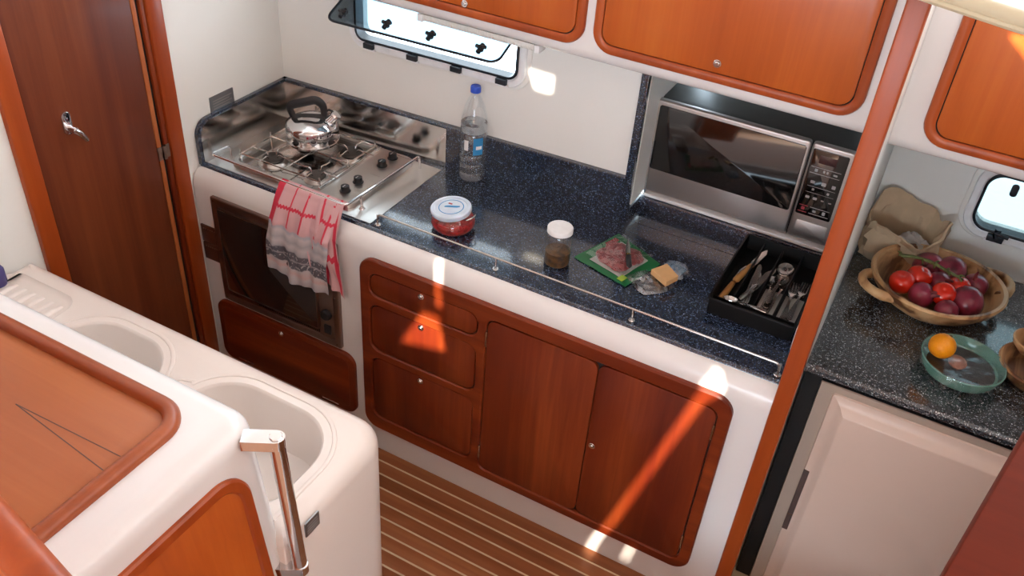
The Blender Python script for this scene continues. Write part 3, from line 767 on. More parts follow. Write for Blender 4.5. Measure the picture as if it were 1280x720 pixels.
# ================================================================== MICROWAVE
MY = .628
mw = thing('microwave', (0.945, MY, .951), 'stainless fronted microwave with black glass door in the niche', 'microwave')
MP = fy(MY)
obj('case', *loft([[(x, y, z) for x, z in rr(0.648, 1.250, .958, 1.274, .012, 4, d)] for (y, d) in ((.975, .004), (.66, .004), (MY + .004, .010))]), 'mwcase', mw)
mdo = obj('door', *slab(0.647, 1.1235, .956, 1.272, .012, MP, -.004, .014, .008, 5, 4), 'mwsteel', mw)
obj('window', *slab(0.662, 1.113, 1.038, 1.256, .008, MP, .0142, .0155, .001), 'mwglass', mdo)
pan = obj('control_panel', *slab(1.1255, 1.251, .956, 1.272, .012, MP, -.004, .014, .008, 5, 4), 'mwsteel', mw)
obj('keypad', *slab(1.132, 1.236, 1.040, 1.256, .006, MP, .0142, .0155, .001), 'mwglass', pan)
obj('display', *slab(1.156, 1.206, 1.215, 1.240, .002, MP, .0156, .0162, .0003), 'display', pan)
obj('open_button', *slab(1.142, 1.236, .968, 1.020, .006, MP, .0142, .0165, .001), 'mwsteel', pan)
def pr_line(x0, x1, z, mat='print', t=.0016): obj('print_line', *box(x0, x1, MY - .0166, MY - .0156, z, z + t), mat, pan)
for z in (1.200, 1.180): pr_line(1.140, 1.226, z)
for z in (1.138, 1.118): pr_line(1.144, 1.226, z, t=.0006)
pr_line(1.138, 1.164, 1.071, 'print_red'); pr_line(1.170, 1.228, 1.071); pr_line(1.138, 1.164, 1.050, 'print_red'); pr_line(1.170, 1.228, 1.050)
for (x, z, w, hh, m_) in ((1.152, 1.186, .009, .010, 'print'), (1.176, 1.188, .006, .008, 'print'), (1.186, 1.188, .006, .008, 'print'), (1.206, 1.187, .012, .006, 'print'),
                          (1.150, 1.148, .013, .009, 'print'), (1.182, 1.148, .013, .011, 'print'), (1.212, 1.147, .011, .011, 'print'), (1.160, 1.126, .007, .007, 'print'), (1.204, 1.124, .007, .007, 'print'),
                          (1.148, 1.098, .012, .008, 'print'), (1.170, 1.098, .012, .008, 'print'), (1.194, 1.099, .009, .004, 'print'), (1.216, 1.098, .009, .004, 'print'),
                          (1.146, 1.057, .010, .010, 'print_red'), (1.180, 1.057, .010, .007, 'print'), (1.208, 1.056, .009, .011, 'print')):
    obj('key_symbol', *slab(x, x + w, z, z + hh, .002, MP, .0156, .0164, .0002, 3), m_, pan)
obj('gap', *box(1.1236, 1.1254, MY - .010, MY + .004, .958, 1.270), 'blackm', mw)
for (x, y) in ((0.69, .66), (1.21, .66), (0.69, .94), (1.21, .94)):
    obj('foot', *disc((x, y, .950), (0, 0, 1), .014, .0085, 12), 'black', mw)
cb = thing('clear_sleeve', (0.668, .60, .950), 'clear plastic sleeve of papers tucked upright beside the microwave', 'papers')
# thin stack of papers standing between the cheek and the microwave, in front of its left corner
obj('papers', *box(0.6575, 0.6605, .610, .640, .9505, 1.120), 'linerpaper', cb)
obj('sleeve', *box(0.6610, 0.6640, .606, .626, .9505, 1.132), 'wrap', cb)

# ================================================================== AFTER SECTION: fridge
fg = thing('fridge', (1.75, .112, 0), 'cream front-opening fridge under the right-hand worktop', 'fridge')
FP = fy(.112)
obj('carcass', *box(1.376, 2.19, .114, .82, .0, .866, .002), 'blackm', fg)
V, F = plate([(1.377, .005), (2.19, .005), (2.19, .866), (1.377, .866)], [[(1.425, .05), (1.425, .838), (2.15, .838), (2.15, .05)]], FP, -.002, .004, .002)
obj('surround', V, F, 'fridge_frame', fg)
fd = obj('door', *loft([[FP(u, v, h) for u, v in rr(1.414, 2.16, .030, .846, .008, 4, d)] for (h, d) in ((-.002, 0), (.006, 0), (.010, .002), (.012, .016), (.020, .030), (.034, .040), (.036, .046))]), 'fridge', fg)
hd = obj('handle', *slab(1.414, 1.430, .305, .556, .002, FP, .009, .0160, .0015), 'darkgrip', fd)
obj('handle_catch', *slab(1.4145, 1.4295, .372, .375, .001, FP, .0160, .0168, .0004), 'steel', hd)
tag(obj('dark_gap_fill', *box(1.3315, 1.375, .13, .16, .0, .866), 'blackm'), 'black sheet painted for the dark gap between the post and the fridge', 'panel')  # black sheet stands in for the shade inside the open gap

# ================================================================== SINK PENINSULA
SX1, SY1, SY0 = 0.545, -0.648, -1.030
su = thing('sink_unit', (0.0, -0.82, 0), 'white moulded sink counter with two bowls and a ribbed drainer', 'sink')
b1 = rr(0.085, 0.468, -0.985, -0.716, [.13, .12, .10, .05], 10)
b2 = rr(-0.345, -0.015, -0.985, -0.722, [.13, .12, .08, .08], 10)
dr_ = rr(-0.655, -0.395, -0.985, -0.712, [.05, .05, .03, .03], 6)
R_ = .042
outer = lambda d, x1=SX1: rr(XL + .002, x1, SY0, SY1, [.085, .004, .004, .004], 8, d)
mb = MB()
flat = outer(R_ * .999)
hl = [flat, b1[::-1], b2[::-1], dr_[::-1]]
tr = tessellate_polygon([[Vector((p[0], p[1], 0)) for p in l] for l in hl])
mb.add(([(p[0], p[1], WT) for l in hl for p in l], [list(t) for t in tr]))
L = [[(p[0], p[1], 0.0) for p in outer(0)], [(p[0], p[1], WT - R_) for p in outer(0)]]
for i in range(1, 8):
    a = i / 7 * PI / 2
    L.append([(p[0], p[1], WT - R_ + R_ * math.sin(a)) for p in outer(R_ * (1 - math.cos(a)) * .999)])
mb.add(loft(L, False, False))
mb.obj('counter', 'gel2', su)
def inset(l, d):
    n = len(l); out = []
    for i in range(n):
        t = (Vector(l[(i + 1) % n]) - Vector(l[i - 1])).normalized(); out.append((l[i][0] - t.y * d, l[i][1] + t.x * d))
    return out
for lp, dep in ((b1, .15), (b2, .13)):
    L = [[(p[0], p[1], WT) for p in lp], [(p[0], p[1], WT - .003) for p in inset(lp, .004)], [(p[0], p[1], WT - .008) for p in inset(lp, .006)]]
    L += [[(p[0], p[1], WT - dep + .03) for p in inset(lp, .018)], [(p[0], p[1], WT - dep + .008) for p in inset(lp, .028)], [(p[0], p[1], WT - dep) for p in inset(lp, .045)]]
    bw = obj('bowl', *loft(L, False, True), 'gel2', su, recalc=False)
    cx = sum(p[0] for p in lp) / len(lp); cy = sum(p[1] for p in lp) / len(lp)
    obj('drain', *lathe([(.034, 0), (.034, .002), (.026, .003), (.02, .001)], (cx, cy, WT - dep), 24), 'steel', bw)
obj('drainer_recess', *loft([[(p[0], p[1], WT) for p in dr_], [(p[0], p[1], WT - .006) for p in inset(dr_, .006)], [(p[0], p[1], WT - .008) for p in inset(dr_, .014)]], False, True), 'gel2', su, recalc=False)
for i in range(7):
    x = -0.632 + i * .034
    L = []
    for yy in [-0.97 + t * .222 / 8 for t in range(9)]:
        e = min(1, (yy + 0.97 + .004) / .02, (-0.748 - yy + .004) / .02)
        L.append([(x + .0085 * math.cos(a), yy, WT - .0085 + .0085 * e * math.sin(a)) for a in [q / 6 * PI for q in range(7)]])
    obj('drainer_rib', *loft(L, True, True, closed=False), 'gel2', su)
# raised bead round both bowls, necked between them
bead = []
o1 = inset(b1, -.024); o2 = inset(b2, -.022)
right = o1[0:22]       # far side of the right bowl
left = o2[0:22]
path = [(o1[0][0], -1.000)] + right[:20] + [(0.075, -0.778), (0.035, -0.792)] + left[1:22]
obj('bowl_bead', *tube([(p[0], p[1], WT - .001) for p in path], .006, 8, flat=0.8), 'gel2', su)
p2 = thing('label_plate', (SX1, -0.93, .79), 'small dark metal plate on the end of the sink counter', 'plaque')
obj('plate', *slab(-0.967, -0.922, .842, .886 - .002, .002, fx(SX1 + .0005), -.001, .0025, .0006), 'plaque', p2)
for i in range(4): obj('print_line', *box(SX1 + .003, SX1 + .0034, -0.962, -0.928, .873 - i * .008, .8745 - i * .008), 'print', p2)
tag(obj('squeeze_bottle', *lathe([(.022, 0), (.024, .01), (.024, .045), (.018, .056), (.009, .060), (.009, .072), (.006, .075)], (-0.640, -0.772, WT - .008), 20), 'purple'), 'dark purple squeeze bottle at the far left end of the sink counter', 'bottle')

# ================================================================== NEAR CABINET
T = 1.20
nc = thing('saloon_cabinet', (0.0, -1.2, 0), 'white moulded cabinet in front of the sink with a wooden inset top', 'cabinet')
def nx(z): return 0.494 + (1.16 - z) * 0.115
NR = .040
def nl(z, d): return [(p[0], p[1], z) for p in rr(XL + .002, nx(min(z, 1.16)), -1.62, -0.992, [.060, .004, .004, .06], 8, d)]
L = [nl(0.0, 0), nl(T - NR, 0)]
for i in range(1, 8):
    a = i / 7 * PI / 2; L.append(nl(T - NR + NR * math.sin(a), NR * (1 - math.cos(a))))
obj('body', *loft(L), 'gel', nc)
FX1, FY1 = 0.404, -1.057
TZ = fz(T)
obj('fiddle', *frame(-0.60, FX1, -1.58, FY1, .075, .04, TZ, [(0, 0), (0, .006), (.004, .013), (.011, .018), (.019, .019), (.026, .016), (.031, .010), (.033, .002), (.033, 0)], 10), 'table_fiddle', nc)
tp = obj('wood_inset', *slab(-0.58, FX1 - .030, -1.56, FY1 - .030, .05, TZ, 0, .004, .0005, 8), 'table', nc)
for (a, b) in (((0.112, -1.213), (0.366, -1.204)), ((0.112, -1.213), (0.366, -1.241))):
    d = Vector((b[0] - a[0], b[1] - a[1], 0)).normalized(); s = Vector((-d.y, d.x, 0)) * .0009
    obj('inlay_line', *loft([[Vector((p[0], p[1], z)) - s * k for p, k in ((a, 1), (b, 1), (b, -1), (a, -1))] for z in (T + .0035, T + .0044)]), 'grille', tp)
def ne(u, v, h): return (nx(v) + h, u, v)
obj('door_frame', *frame(-1.50, -1.060, .42, 1.133, .075, .03, ne, [(0, -.002), (0, .006), (.004, .010), (.022, .010), (.028, .005), (.028, -.002)], 10), 'cherry_trim', nc)
obj('door', *slab(-1.475, -1.085, .445, 1.108, .05, ne, -.002, .006, .001, 8), 'cherry_up', nc)

gh = thing('grab_handle', (0.53, -1.01, .79), 'vertical polished chrome grab handle on the corner of the white cabinet', 'handle')
bt = Vector((0.543, -1.012, 1.172)); bb = Vector((0.566, -1.012, .812))
obj('bar', *tube([bb, bt], .0155, 18), 'chrome', gh)
dg_ = Vector((0.87, 0.493, 0)); sg_ = Vector((-0.493, 0.87, 0))
for p in (bt, bb):
    base = p - dg_ * (.062 if p.z > 1 else .054)
    L = []
    for dz in (-.013, .010):
        lp = [base - sg_ * .017, p - sg_ * .017] + [p + dg_ * .017 * math.sin(a) - sg_ * .017 * math.cos(a) for a in [i / 8 * PI for i in range(1, 8)]] + [p + sg_ * .017, base + sg_ * .017]
        L.append([q + Vector((0, 0, dz)) for q in lp])
    mb = MB().add(loft(L)).add(disc((p.x, p.y, p.z + .010), (0, 0, 1), .0125, .003, 20, .001))
    mb.obj('bracket', 'chrome', gh)

# varnished capping on the partition at the lower left
pt = thing('partition', (0.3, -1.50, .8), 'partition with a rounded varnished capping in the lower left corner', 'partition')
A = Vector((-0.30, -1.330, 1.475)); B = Vector((0.86, -1.572, 1.475)); d = (B - A).normalized(); s = Vector((-d.y, d.x, 0))
pr = [(.026 * math.cos(a), .022 * math.sin(a)) for a in [i / 16 * 2 * PI for i in range(16)]]
obj('capping', *loft([[p + s * q[0] + Vector((0, 0, q[1])) for q in pr] for p in (A, B)]), 'cherry_trim', pt)
obj('panel', *loft([[p + s * q[0] + Vector((0, 0, q[1])) for q in ((.012, -.01), (-.012, -.01), (-.012, -.67), (.012, -.67))] for p in (A, B)]), 'cherry_up', pt)

tag(obj('bulkhead_panel', *box(1.690, 2.19, -0.600, -0.570, 0.0, 1.72, .004), 'panelwood'), 'dark reddish wooden panel in the lower right corner', 'panel')

# ================================================================== THINGS ON THE GALLEY WORKTOP
wbt = thing('water_bottle', (0.114, .438, WT), 'clear plastic water bottle with blue cap against the splashback', 'bottle')
bp = [(.030, .000), (.040, .003), (.044, .012), (.0445, .030), (.042, .036), (.0445, .042), (.0445, .062), (.042, .068), (.0445, .074), (.0445, .094), (.0415, .100), (.044, .106), (.044, .170), (.0415, .176), (.044, .183),
      (.044, .205), (.041, .230), (.033, .262), (.023, .285), (.0155, .298), (.0145, .306), (.0175, .309), (.0145, .312), (.0145, .318)]
obj('body', *lathe(bp, n=32, capb=False), 'pet', wbt, local=True)
wp = [(r - .0015, z + .0015) for r, z in bp if z <= .206] + [(.036, .2095), (.01, .2095)]
obj('water', *lathe(wp, n=32), 'water', wbt, local=True)
obj('cap', *lathe([(.0160, .310), (.0168, .311), (.0168, .326), (.0155, .330), (.006, .3305)], n=24), 'blue', wbt, local=True)
def patch(r, a0, a1, z0, z1, n=8):
    return loft([[(rr_ * math.cos(a), rr_ * math.sin(a), z) for a in [a0 + (a1 - a0) * i / n for i in range(n + 1)]] for rr_, z in ((r, z0), (r, z1))], False, False, False)
lb = obj('label', *patch(.0448, -1.05, -.30, .108, .168), 'bluelabel', wbt, local=True, recalc=False)
obj('barcode', *patch(.0452, -1.75, -1.42, .122, .158), 'white', wbt, local=True, recalc=False)
obj('label_stripe', *patch(.0452, -.85, -.40, .128, .140), 'white', lb, local=True, recalc=False)

rj = thing('relish_jar', (0.222, .143, WT), 'squat glass jar of red relish under a translucent plastic lid', 'jar')
rj.scale = (1.15, 1.15, 1.05)
obj('glass', *lathe([(.040, 0), (.052, .003), (.058, .014), (.060, .026), (.057, .040), (.050, .050), (.047, .054)], n=36, capb=False), 'jarglass', rj, local=True)
obj('relish', *lathe([(.038, .003), (.050, .005), (.0565, .015), (.0585, .025), (.0555, .037), (.030, .040), (.010, .041)], n=36), 'sauce', rj, local=True)
lid = obj('lid', *xform(lathe([(.046, -.006), (.0535, -.006), (.0545, .000), (.0545, .006), (.052, .0085), (.044, .0085), (.043, .0065), (.008, .0062)], n=40), Matrix.Translation((-.006, -.002, .062)) @ Matrix.Rotation(math.radians(-4), 4, 'Y') @ Matrix.Rotation(math.radians(5), 4, 'X')), 'lidplastic', rj, local=True)
Lm = Matrix.Translation((-.006, -.002, .0693)) @ Matrix.Rotation(math.radians(-4), 4, 'Y') @ Matrix.Rotation(math.radians(5), 4, 'X')
obj('printed_ring', *xform(ringloft([[(r * math.cos(a), r * math.sin(a), z) for a in [i / 32 * 2 * PI for i in range(32)]] for r, z in ((.034, 0), (.0335, .0004), (.032, .0004), (.0315, 0))]), Lm), 'bluelabel', lid, local=True)
obj('printed_word', *xform(slab(-.020, .020, -.002, .008, .005, lambda u, v, h: (u * .94 + v * .35, v * .94 + u * .35, h), 0, .0005, .0002), Lm), 'bluelabel', lid, local=True)
obj('printed_mark', *xform(slab(-.016, -.004, .010, .015, .002, lambda u, v, h: (u, v, h), 0, .0005, .0002), Lm), 'print_red', lid, local=True)
obj('wire_clip', *tube([(.047, -.014, .050), (.058, -.004, .056), (.060, .010, .058), (.052, .024, .054)], .0022, 8), 'steel', rj, local=True)

pj = thing('pickle_jar', (0.574, .150, WT), 'tall glass jar of brown pickle with a white screw lid', 'jar')
obj('glass', *lathe([(.030, 0), (.036, .002), (.0385, .008), (.0385, .095), (.036, .106), (.033, .112), (.033, .122)], n=32, capb=False), 'jarglass', pj, local=True)
obj('pickle', *lathe([(.030, .003), (.0365, .009), (.0372, .012), (.0372, .050), (.030, .054), (.008, .055)], n=32), 'pickle', pj, local=True)
obj('lid', *lathe([(.036, .112), (.0375, .113), (.0375, .126), (.036, .1285), (.031, .1285), (.030, .1275), (.006, .1275)], n=40), 'white', pj, local=True)

# opened packet of sliced ham with a paring knife lying on it
pk = thing('meat_packet', (0.72, .265, WT), 'opened green packet of sliced pink ham under clear film', 'packet')
c4 = [Vector((0.606, .205)), Vector((0.792, .152)), Vector((0.838, .318)), Vector((0.668, .400))]
def quad_pt(a, b): return (c4[0] * (1 - a) + c4[1] * a) * (1 - b) + (c4[3] * (1 - a) + c4[2] * a) * b
def sheet(a0, a1, b0, b1, z, amp, seed, n=14, th=.0012):
    top = []; F = []
    for j in range(n + 1):
        for i in range(n + 1):
            a = a0 + (a1 - a0) * i / n; b = b0 + (b1 - b0) * j / n; p = quad_pt(a, b)
            top.append((p.x, p.y, z + amp * (0.5 + mnoise.noise((a * 4 + seed, b * 4, seed)))))
    V = top + [(p[0], p[1], p[2] - th) for p in top]; m = (n + 1) ** 2
    for j in range(n):
        for i in range(n):
            k = j * (n + 1) + i; F.append([k, k + 1, k + n + 2, k + n + 1]); F.append([m + k + n + 1, m + k + n + 2, m + k + 1, m + k])
    edge = [i for i in range(n + 1)] + [j * (n + 1) + n for j in range(1, n + 1)] + [n * (n + 1) + i for i in range(n - 1, -1, -1)] + [j * (n + 1) for j in range(n - 1, 0, -1)]
    for i in range(len(edge)):
        k, l = edge[i], edge[(i + 1) % len(edge)]; F.append([k, m + k, m + l, l])
    return V, F
V, F = sheet(0, 1, 0, 1, WT + .003, .003, 2.0); obj('tray', V, F, 'green', pk)
V, F = sheet(.20, .82, .12, .86, WT + .0065, .003, 3.0); obj('window_base', V, F, 'linerpaper', pk)
def slice_(cx, cy, r, z, seed):
    L = []
    n = 22
    for (q, h_) in ((.97, 0), (1, .002), (.96, .005), (.55, .008), (.05, .008)):
        L.append([(cx + q * r * (1 + .22 * mnoise.noise((math.cos(2 * PI * j / n) * 1.3 + seed, math.sin(2 * PI * j / n) * 1.3, seed))) * math.cos(2 * PI * j / n),
                   cy + q * r * (.95 + .22 * mnoise.noise((math.cos(2 * PI * j / n) * 1.3 + seed, math.sin(2 * PI * j / n) * 1.3, seed))) * math.sin(2 * PI * j / n), z + h_ + .003 * mnoise.noise((q * 4, j * .7, seed))) for j in range(n)])
    return loft(L)
for (x, y, r, z, sd) in ((0.705, .262, .050, .0095, 1), (0.745, .282, .046, .014, 5), (0.700, .300, .036, .015, 8), (0.735, .235, .040, .013, 11)):
    V, F = slice_(x, y, r, WT + z, sd); obj('ham_slice', V, F, 'ham', pk)
V, F = sheet(.14, .88, .08, .92, WT + .025, .006, 7.0, th=.0006); obj('clear_film', V, F, 'film', pk)
V, F = sheet(.06, .15, .62, .86, WT + .0075, .001, 9.0, 6); obj('red_band', V, F, 'redprint', pk)
V, F = sheet(.80, .90, .05, .20, WT + .0085, .001, 4.0, 6); obj('lime_print', V, F, 'lime', pk)
pkn = thing('paring_knife', (0.745, .27, WT + .03), 'short pointed paring knife with black handle lying on the ham packet', 'knife')
a = Vector((0.717, .345, WT + .034)); b = Vector((0.752, .262, WT + .038)); c = Vector((0.778, .205, WT + .040))
dd = (b - a).normalized(); sd = Vector((-dd.y, dd.x, 0)).normalized()
obj('blade', *loft([[a - sd * .0008, a + sd * .0008, a + sd * .0008 + Vector((0, 0, .0008)), a - sd * .0008 + Vector((0, 0, .0008))], [a.lerp(b, .45) - sd * .007, a.lerp(b, .45) + sd * .005, a.lerp(b, .45) + sd * .005 + Vector((0, 0, .0014)), a.lerp(b, .45) - sd * .007 + Vector((0, 0, .0006))],
                      [b - sd * .009, b + sd * .006, b + sd * .006 + Vector((0, 0, .0016)), b - sd * .009 + Vector((0, 0, .0006))]]), 'cutsteel', pkn)
obj('collar', *tube([b, b + dd * .007], [.0075, .0078], 10, flat=.75), 'brass', pkn)
obj('handle', *tube([b + dd * .007, b + dd * .03, c, c + dd * .006], [.0075, .0085, .0080, .004], 12, flat=.75), 'black', pkn)

def crumple(cx, cy, rx, ry, h_, seed, n=26, rings=9, rot=0.0, spike=.35):
    L = []
    for k in range(rings):
        q = 1 - k / (rings - 1)
        loop = []
        for j in range(n):
            a_ = 2 * PI * j / n
            w = 1 + spike * mnoise.noise((math.cos(a_) * 1.8 + seed, math.sin(a_) * 1.8, seed * .7)) + .10 * mnoise.noise((j * 1.9, k * 1.3, seed))
            x, y_ = rx * q * w * math.cos(a_), ry * q * w * math.sin(a_)
            zz = h_ * (1 - q ** 2) * .7 + h_ * .55 * abs(mnoise.noise((x * 38 + seed, y_ * 38, k * .4)))
            loop.append((cx + x * math.cos(rot) - y_ * math.sin(rot), cy + x * math.sin(rot) + y_ * math.cos(rot), WT + .0015 + (zz if k else .001)))
        L.append(loop)
    return loft(L, True, True)
ch = thing('cheese_piece', (0.87, .25, WT), 'small block of orange cheese on crumpled plastic wrap beside the ham packet', 'cheese')
obj('wrapper', *crumple(0.845, .215, .062, .056, .026, 3.1, rot=.5), 'wrap', ch, smooth=20)
obj('wrapper', *crumple(0.885, .310, .040, .050, .026, 8.4, rot=-.3), 'wrap', ch, smooth=20)
obj('printed_wrapper', *crumple(0.880, .318, .030, .040, .012, 6.6, rot=-.3), 'bluewrap', ch, smooth=20)
cz = WT + .022
cb4 = [Vector((0.838, .228, 0)), Vector((0.898, .190, 0)), Vector((0.917, .235, 0)), Vector((0.868, .272, 0))]
mid = sum(cb4, Vector()) / 4
obj('cheese', *loft([[p.lerp(mid, q) + Vector((0, 0, z + .006 * i / 3)) for i, p in enumerate(cb4)] for z, q in ((cz, .03), (cz + .001, 0), (cz + .017, 0), (cz + .018, .03))]), 'cheese', ch, smooth=30)

# ------------------------------------------------------------------ cutlery tray
TX0, TX1, TY0, TY1, TH = 1.022, 1.270, .172, .560, .050
ct = thing('cutlery_tray', (1.146, .36, WT), 'black plastic cutlery tray with four compartments beside the post', 'tray')
mb = MB().add(ringloft([[(p[0], p[1], WT + z) for p in rr(TX0, TX1, TY0, TY1, .012, 4, d)] for d, z in ((.006, .0), (.003, TH - .002), (0, TH), (.001, TH + .003), (.006, TH + .003), (.0065, TH - .002), (.010, .006), (.010, .0))]))
mb.obj('rim', 'tray', ct)
obj('bottom', *slab(TX0 + .007, TX1 - .007, TY0 + .007, TY1 - .007, .008, fz(WT), .0005, .006, .0005), 'tray', ct)
divs = (1.082, 1.140, 1.200)
for x in divs: obj('divider', *box(x - .002, x + .002, TY0 + .035, TY1 - .009, WT + .006, WT + .042, .001), 'tray', ct)
obj('divider', *box(TX0 + .009, TX1 - .009, TY0 + .033, TY0 + .037, WT + .006, WT + .042, .001), 'tray', ct)
for (x0, x1) in ((1.144, 1.197), (1.204, 1.256)):
    obj('liner_pad', *slab(x0, x1, TY0 + .042, TY0 + .20, .003, fz(WT), .006, .0075, .0003), 'linerpaper', ct)
def strip(stations, th=.0016):
    """flat bar along y: (y, half width, z) stations"""
    return loft([[(-w, y, z), (w, y, z), (w * .9, y, z + th), (-w * .9, y, z + th)] for y, w, z in stations])
def fork():
    f = thing('fork', (0, 0, 0))
    obj('handle', *strip([(0, .004, 0), (.004, .0085, 0), (.03, .0075, .001), (.08, .0038, .004), (.115, .0032, .005), (.128, .006, .003), (.138, .0115, .001), (.146, .0125, .001)], .002), 'cutsteel', f, local=True)
    for i in range(4):
        x = -.0105 + i * .007
        V, F = strip([(.144, .0022, .001), (.165, .0020, .002), (.186, .0014, .006), (.190, .0005, .007)], .0016)
        obj('tine', [(p[0] + x, p[1], p[2]) for p in V], F, 'cutsteel', f, local=True)
    return f
def spoon(k=1.0):
    f = thing('spoon', (0, 0, 0))
    obj('handle', *strip([(0, .004, 0), (.004 * k, .0085, 0), (.03 * k, .0075, .001), (.08 * k, .0038, .004), (.120 * k, .0030, .005), (.128 * k, .004, .004)], .002), 'cutsteel', f, local=True)
    L = []
    for (q, z) in ((1, .004), (.97, .0055), (.8, .001), (.5, -.0025), (.08, -.004)):
        L.append([(.0205 * k * q * math.cos(a), (.155 + .031 * q * math.sin(a)) * k, z + .004) for a in [i / 20 * 2 * PI for i in range(20)]])
    obj('bowl', *loft(L, False, True), 'cutsteel', f, local=True)
    return f
def tknife():
    f = thing('table_knife', (0, 0, 0))
    obj('blade', *strip([(.095, .005, .003), (.11, .008, .003), (.16, .009, .003), (.195, .0075, .003), (.208, .002, .003)], .0012), 'cutsteel', f, local=True)
    L = [(0, 0, .004), (0, .012, .004), (0, .05, .004), (0, .09, .004), (0, .098, .004)]
    obj('handle', *tube(L, [.005, .0085, .0075, .0062, .004], 10, flat=.6), 'cutsteel', f, local=True)
    return f
def wknife():
    f = thing('wood_handled_knife', (0, 0, 0))
    obj('blade', *strip([(.105, .006, .006), (.13, .010, .006), (.19, .009, .006), (.215, .001, .006)], .0012), 'cutsteel', f, local=True)
    obj('handle', *tube([(0, 0, .008), (0, .012, .008), (0, .06, .008), (0, .106, .008)], [.006, .0105, .0095, .0075], 12, flat=.7), 'handlewood', f, local=True)
    return f
def place(o, x, y, z, rz, label, cat, group, rx=0.0, ry=0.0):
    o.location = (x, y, WT + z); o.rotation_euler = (rx, ry, math.radians(rz)); tag(o, label, cat, group)
G = 'cutlery in the black tray'
f0 = fork()
for i, (x, y, z, r) in enumerate(((1.222, .232, .008, 2), (1.232, .240, .011, -3), (1.226, .236, .015, 4), (1.238, .246, .019, -1))):
    o = f0 if i == 0 else copy_tree(f0)
    place(o, x, y, z, r, 'steel fork in the tray compartment nearest the post', 'fork', 'forks in the black tray')
s0 = spoon()
for i, (x, y, z, r) in enumerate(((1.163, .246, .008, 4), (1.174, .250, .011, -5), (1.168, .262, .017, -2))):
    o = s0 if i == 0 else copy_tree(s0)
    place(o, x, y, z, r, 'steel spoon in the tray compartment left of the forks', 'spoon', 'spoons in the black tray')
big = spoon(1.18)
place(big, 1.168, .276, .026, -1, 'large steel serving spoon lying on top of the smaller spoons', 'spoon', G)
k0 = tknife()
for i, (x, y, z, r, rx) in enumerate(((1.098, .225, .008, -3, 0), (1.110, .232, .011, 3, 0), (1.104, .222, .017, -8, .05), (1.118, .240, .020, 5, .03), (1.095, .250, .022, -14, .02))):
    o = k0 if i == 0 else copy_tree(k0)
    place(o, x, y, z, r, 'steel table knife among others in the second tray compartment', 'knife', 'table knives in the black tray', rx)
q0 = wknife()
place(q0, 1.047, .226, .008, -4, 'wooden handled knife lying lowest in the left tray compartment', 'knife', G)
q1 = copy_tree(q0); place(q1, 1.060, .318, .024, -10, 'pale wooden handled knife lying on top in the left tray compartment', 'knife', G, .02)
lad = spoon(.66); place(lad, 1.182, .212, .044, 96, 'small shiny steel spoon lying crossways at the front of the cutlery tray', 'spoon', G, 0, .1)
tag(obj('white_board', *box(1.2735, 1.2845, .140, .480, WT + .001, WT + .075, .003), 'white'), 'thin white board standing on edge between the cutlery tray and the post', 'board')

# ================================================================== THINGS ON THE AFTER WORKTOP
bw = thing('wooden_bowl', (1.570, .590, WT), 'large olive wood bowl with two handles full of onions and tomatoes', 'bowl')
BR = .185
def wob(r, z, a): return r * (1 + .02 * math.sin(2 * a + .6) + .012 * math.sin(3 * a))
L = []
n = 48
for r, z in ((.095, 0), (.115, .004), (.150, .030), (.176, .060), (BR, .080), (BR - .004, .086), (BR - .014, .084), (.158, .058), (.125, .026), (.085, .012), (.01, .010)):
    L.append([(wob(r, z, 2 * PI * j / n) * math.cos(2 * PI * j / n), wob(r, z, 2 * PI * j / n) * math.sin(2 * PI * j / n), z) for j in range(n)])
obj('bowl_body', *loft(L), 'olive', bw, local=True)
for a0 in (math.radians(214), math.radians(36)):
    P = []
    for t in [i / 8 for i in range(9)]:
        a_ = a0 + (t - .5) * .72; rr_ = .170 + .052 * math.sin(t * PI) ** .7
        P.append((rr_ * math.cos(a_), rr_ * math.sin(a_), .062 + .010 * math.sin(t * PI)))
    obj('handle', *tube(P, [.015, .0145, .013, .0125, .0125, .0125, .013, .0145, .015], 12), 'olive', bw, local=True)

def onion(r, neck):
    o = thing('red_onion', (0, 0, 0))
    L = []; n = 22
    for (q, z) in ((.10, -.92), (.55, -.80), (.86, -.50), (1, -.02), (.92, .38), (.70, .66), (.42, .84), (.22, .98)):
        L.append([(q * r * math.cos(2 * PI * j / n) * (1 + .015 * math.sin(5 * 2 * PI * j / n)), q * r * math.sin(2 * PI * j / n) * (1 + .015 * math.sin(5 * 2 * PI * j / n)), z * r * .95) for j in range(n)])
    obj('bulb', *loft(L), 'onion', o, local=True, smooth=60)
    pts = [(0, 0, .86 * r), (.02 * r, .03 * r, 1.05 * r), (.08 * r, .0, (1.15 + neck * .5) * r), (.20 * r, -.05 * r, (1.2 + neck) * r)]
    obj('neck', *tube(pts, [.22 * r, .16 * r, .13 * r, .07 * r], 9), 'onion2', o, local=True)
    return o
BZ = WT
on = [((1.537, .690, .052), .046, .3, (50, 10, -30), 'red onion at the back of the wooden bowl, nearest the paper bag'),
      ((1.597, .690, .060), .048, .9, (70, 0, -75), 'long red onion lying pointed to the right at the back of the bowl'),
      ((1.668, .652, .062), .037, .7, (25, -15, 0), 'red onion with a frizzy neck against the right bowl side'),
      ((1.655, .550, .060), .050, 1.0, (75, 0, -70), 'largest red onion at the front right of the wooden bowl'),
      ((1.540, .520, .058), .038, .2, (60, 0, 60), 'small round red onion between two tomatoes at the bowl front'),
      ((1.613, .482, .056), .033, .1, (70, 0, 30), 'smallest red onion low at the front rim of the bowl'),
      ((1.577, .610, .058), .036, .3, (30, 30, 0), 'red onion under the green vine in the middle of the bowl')]
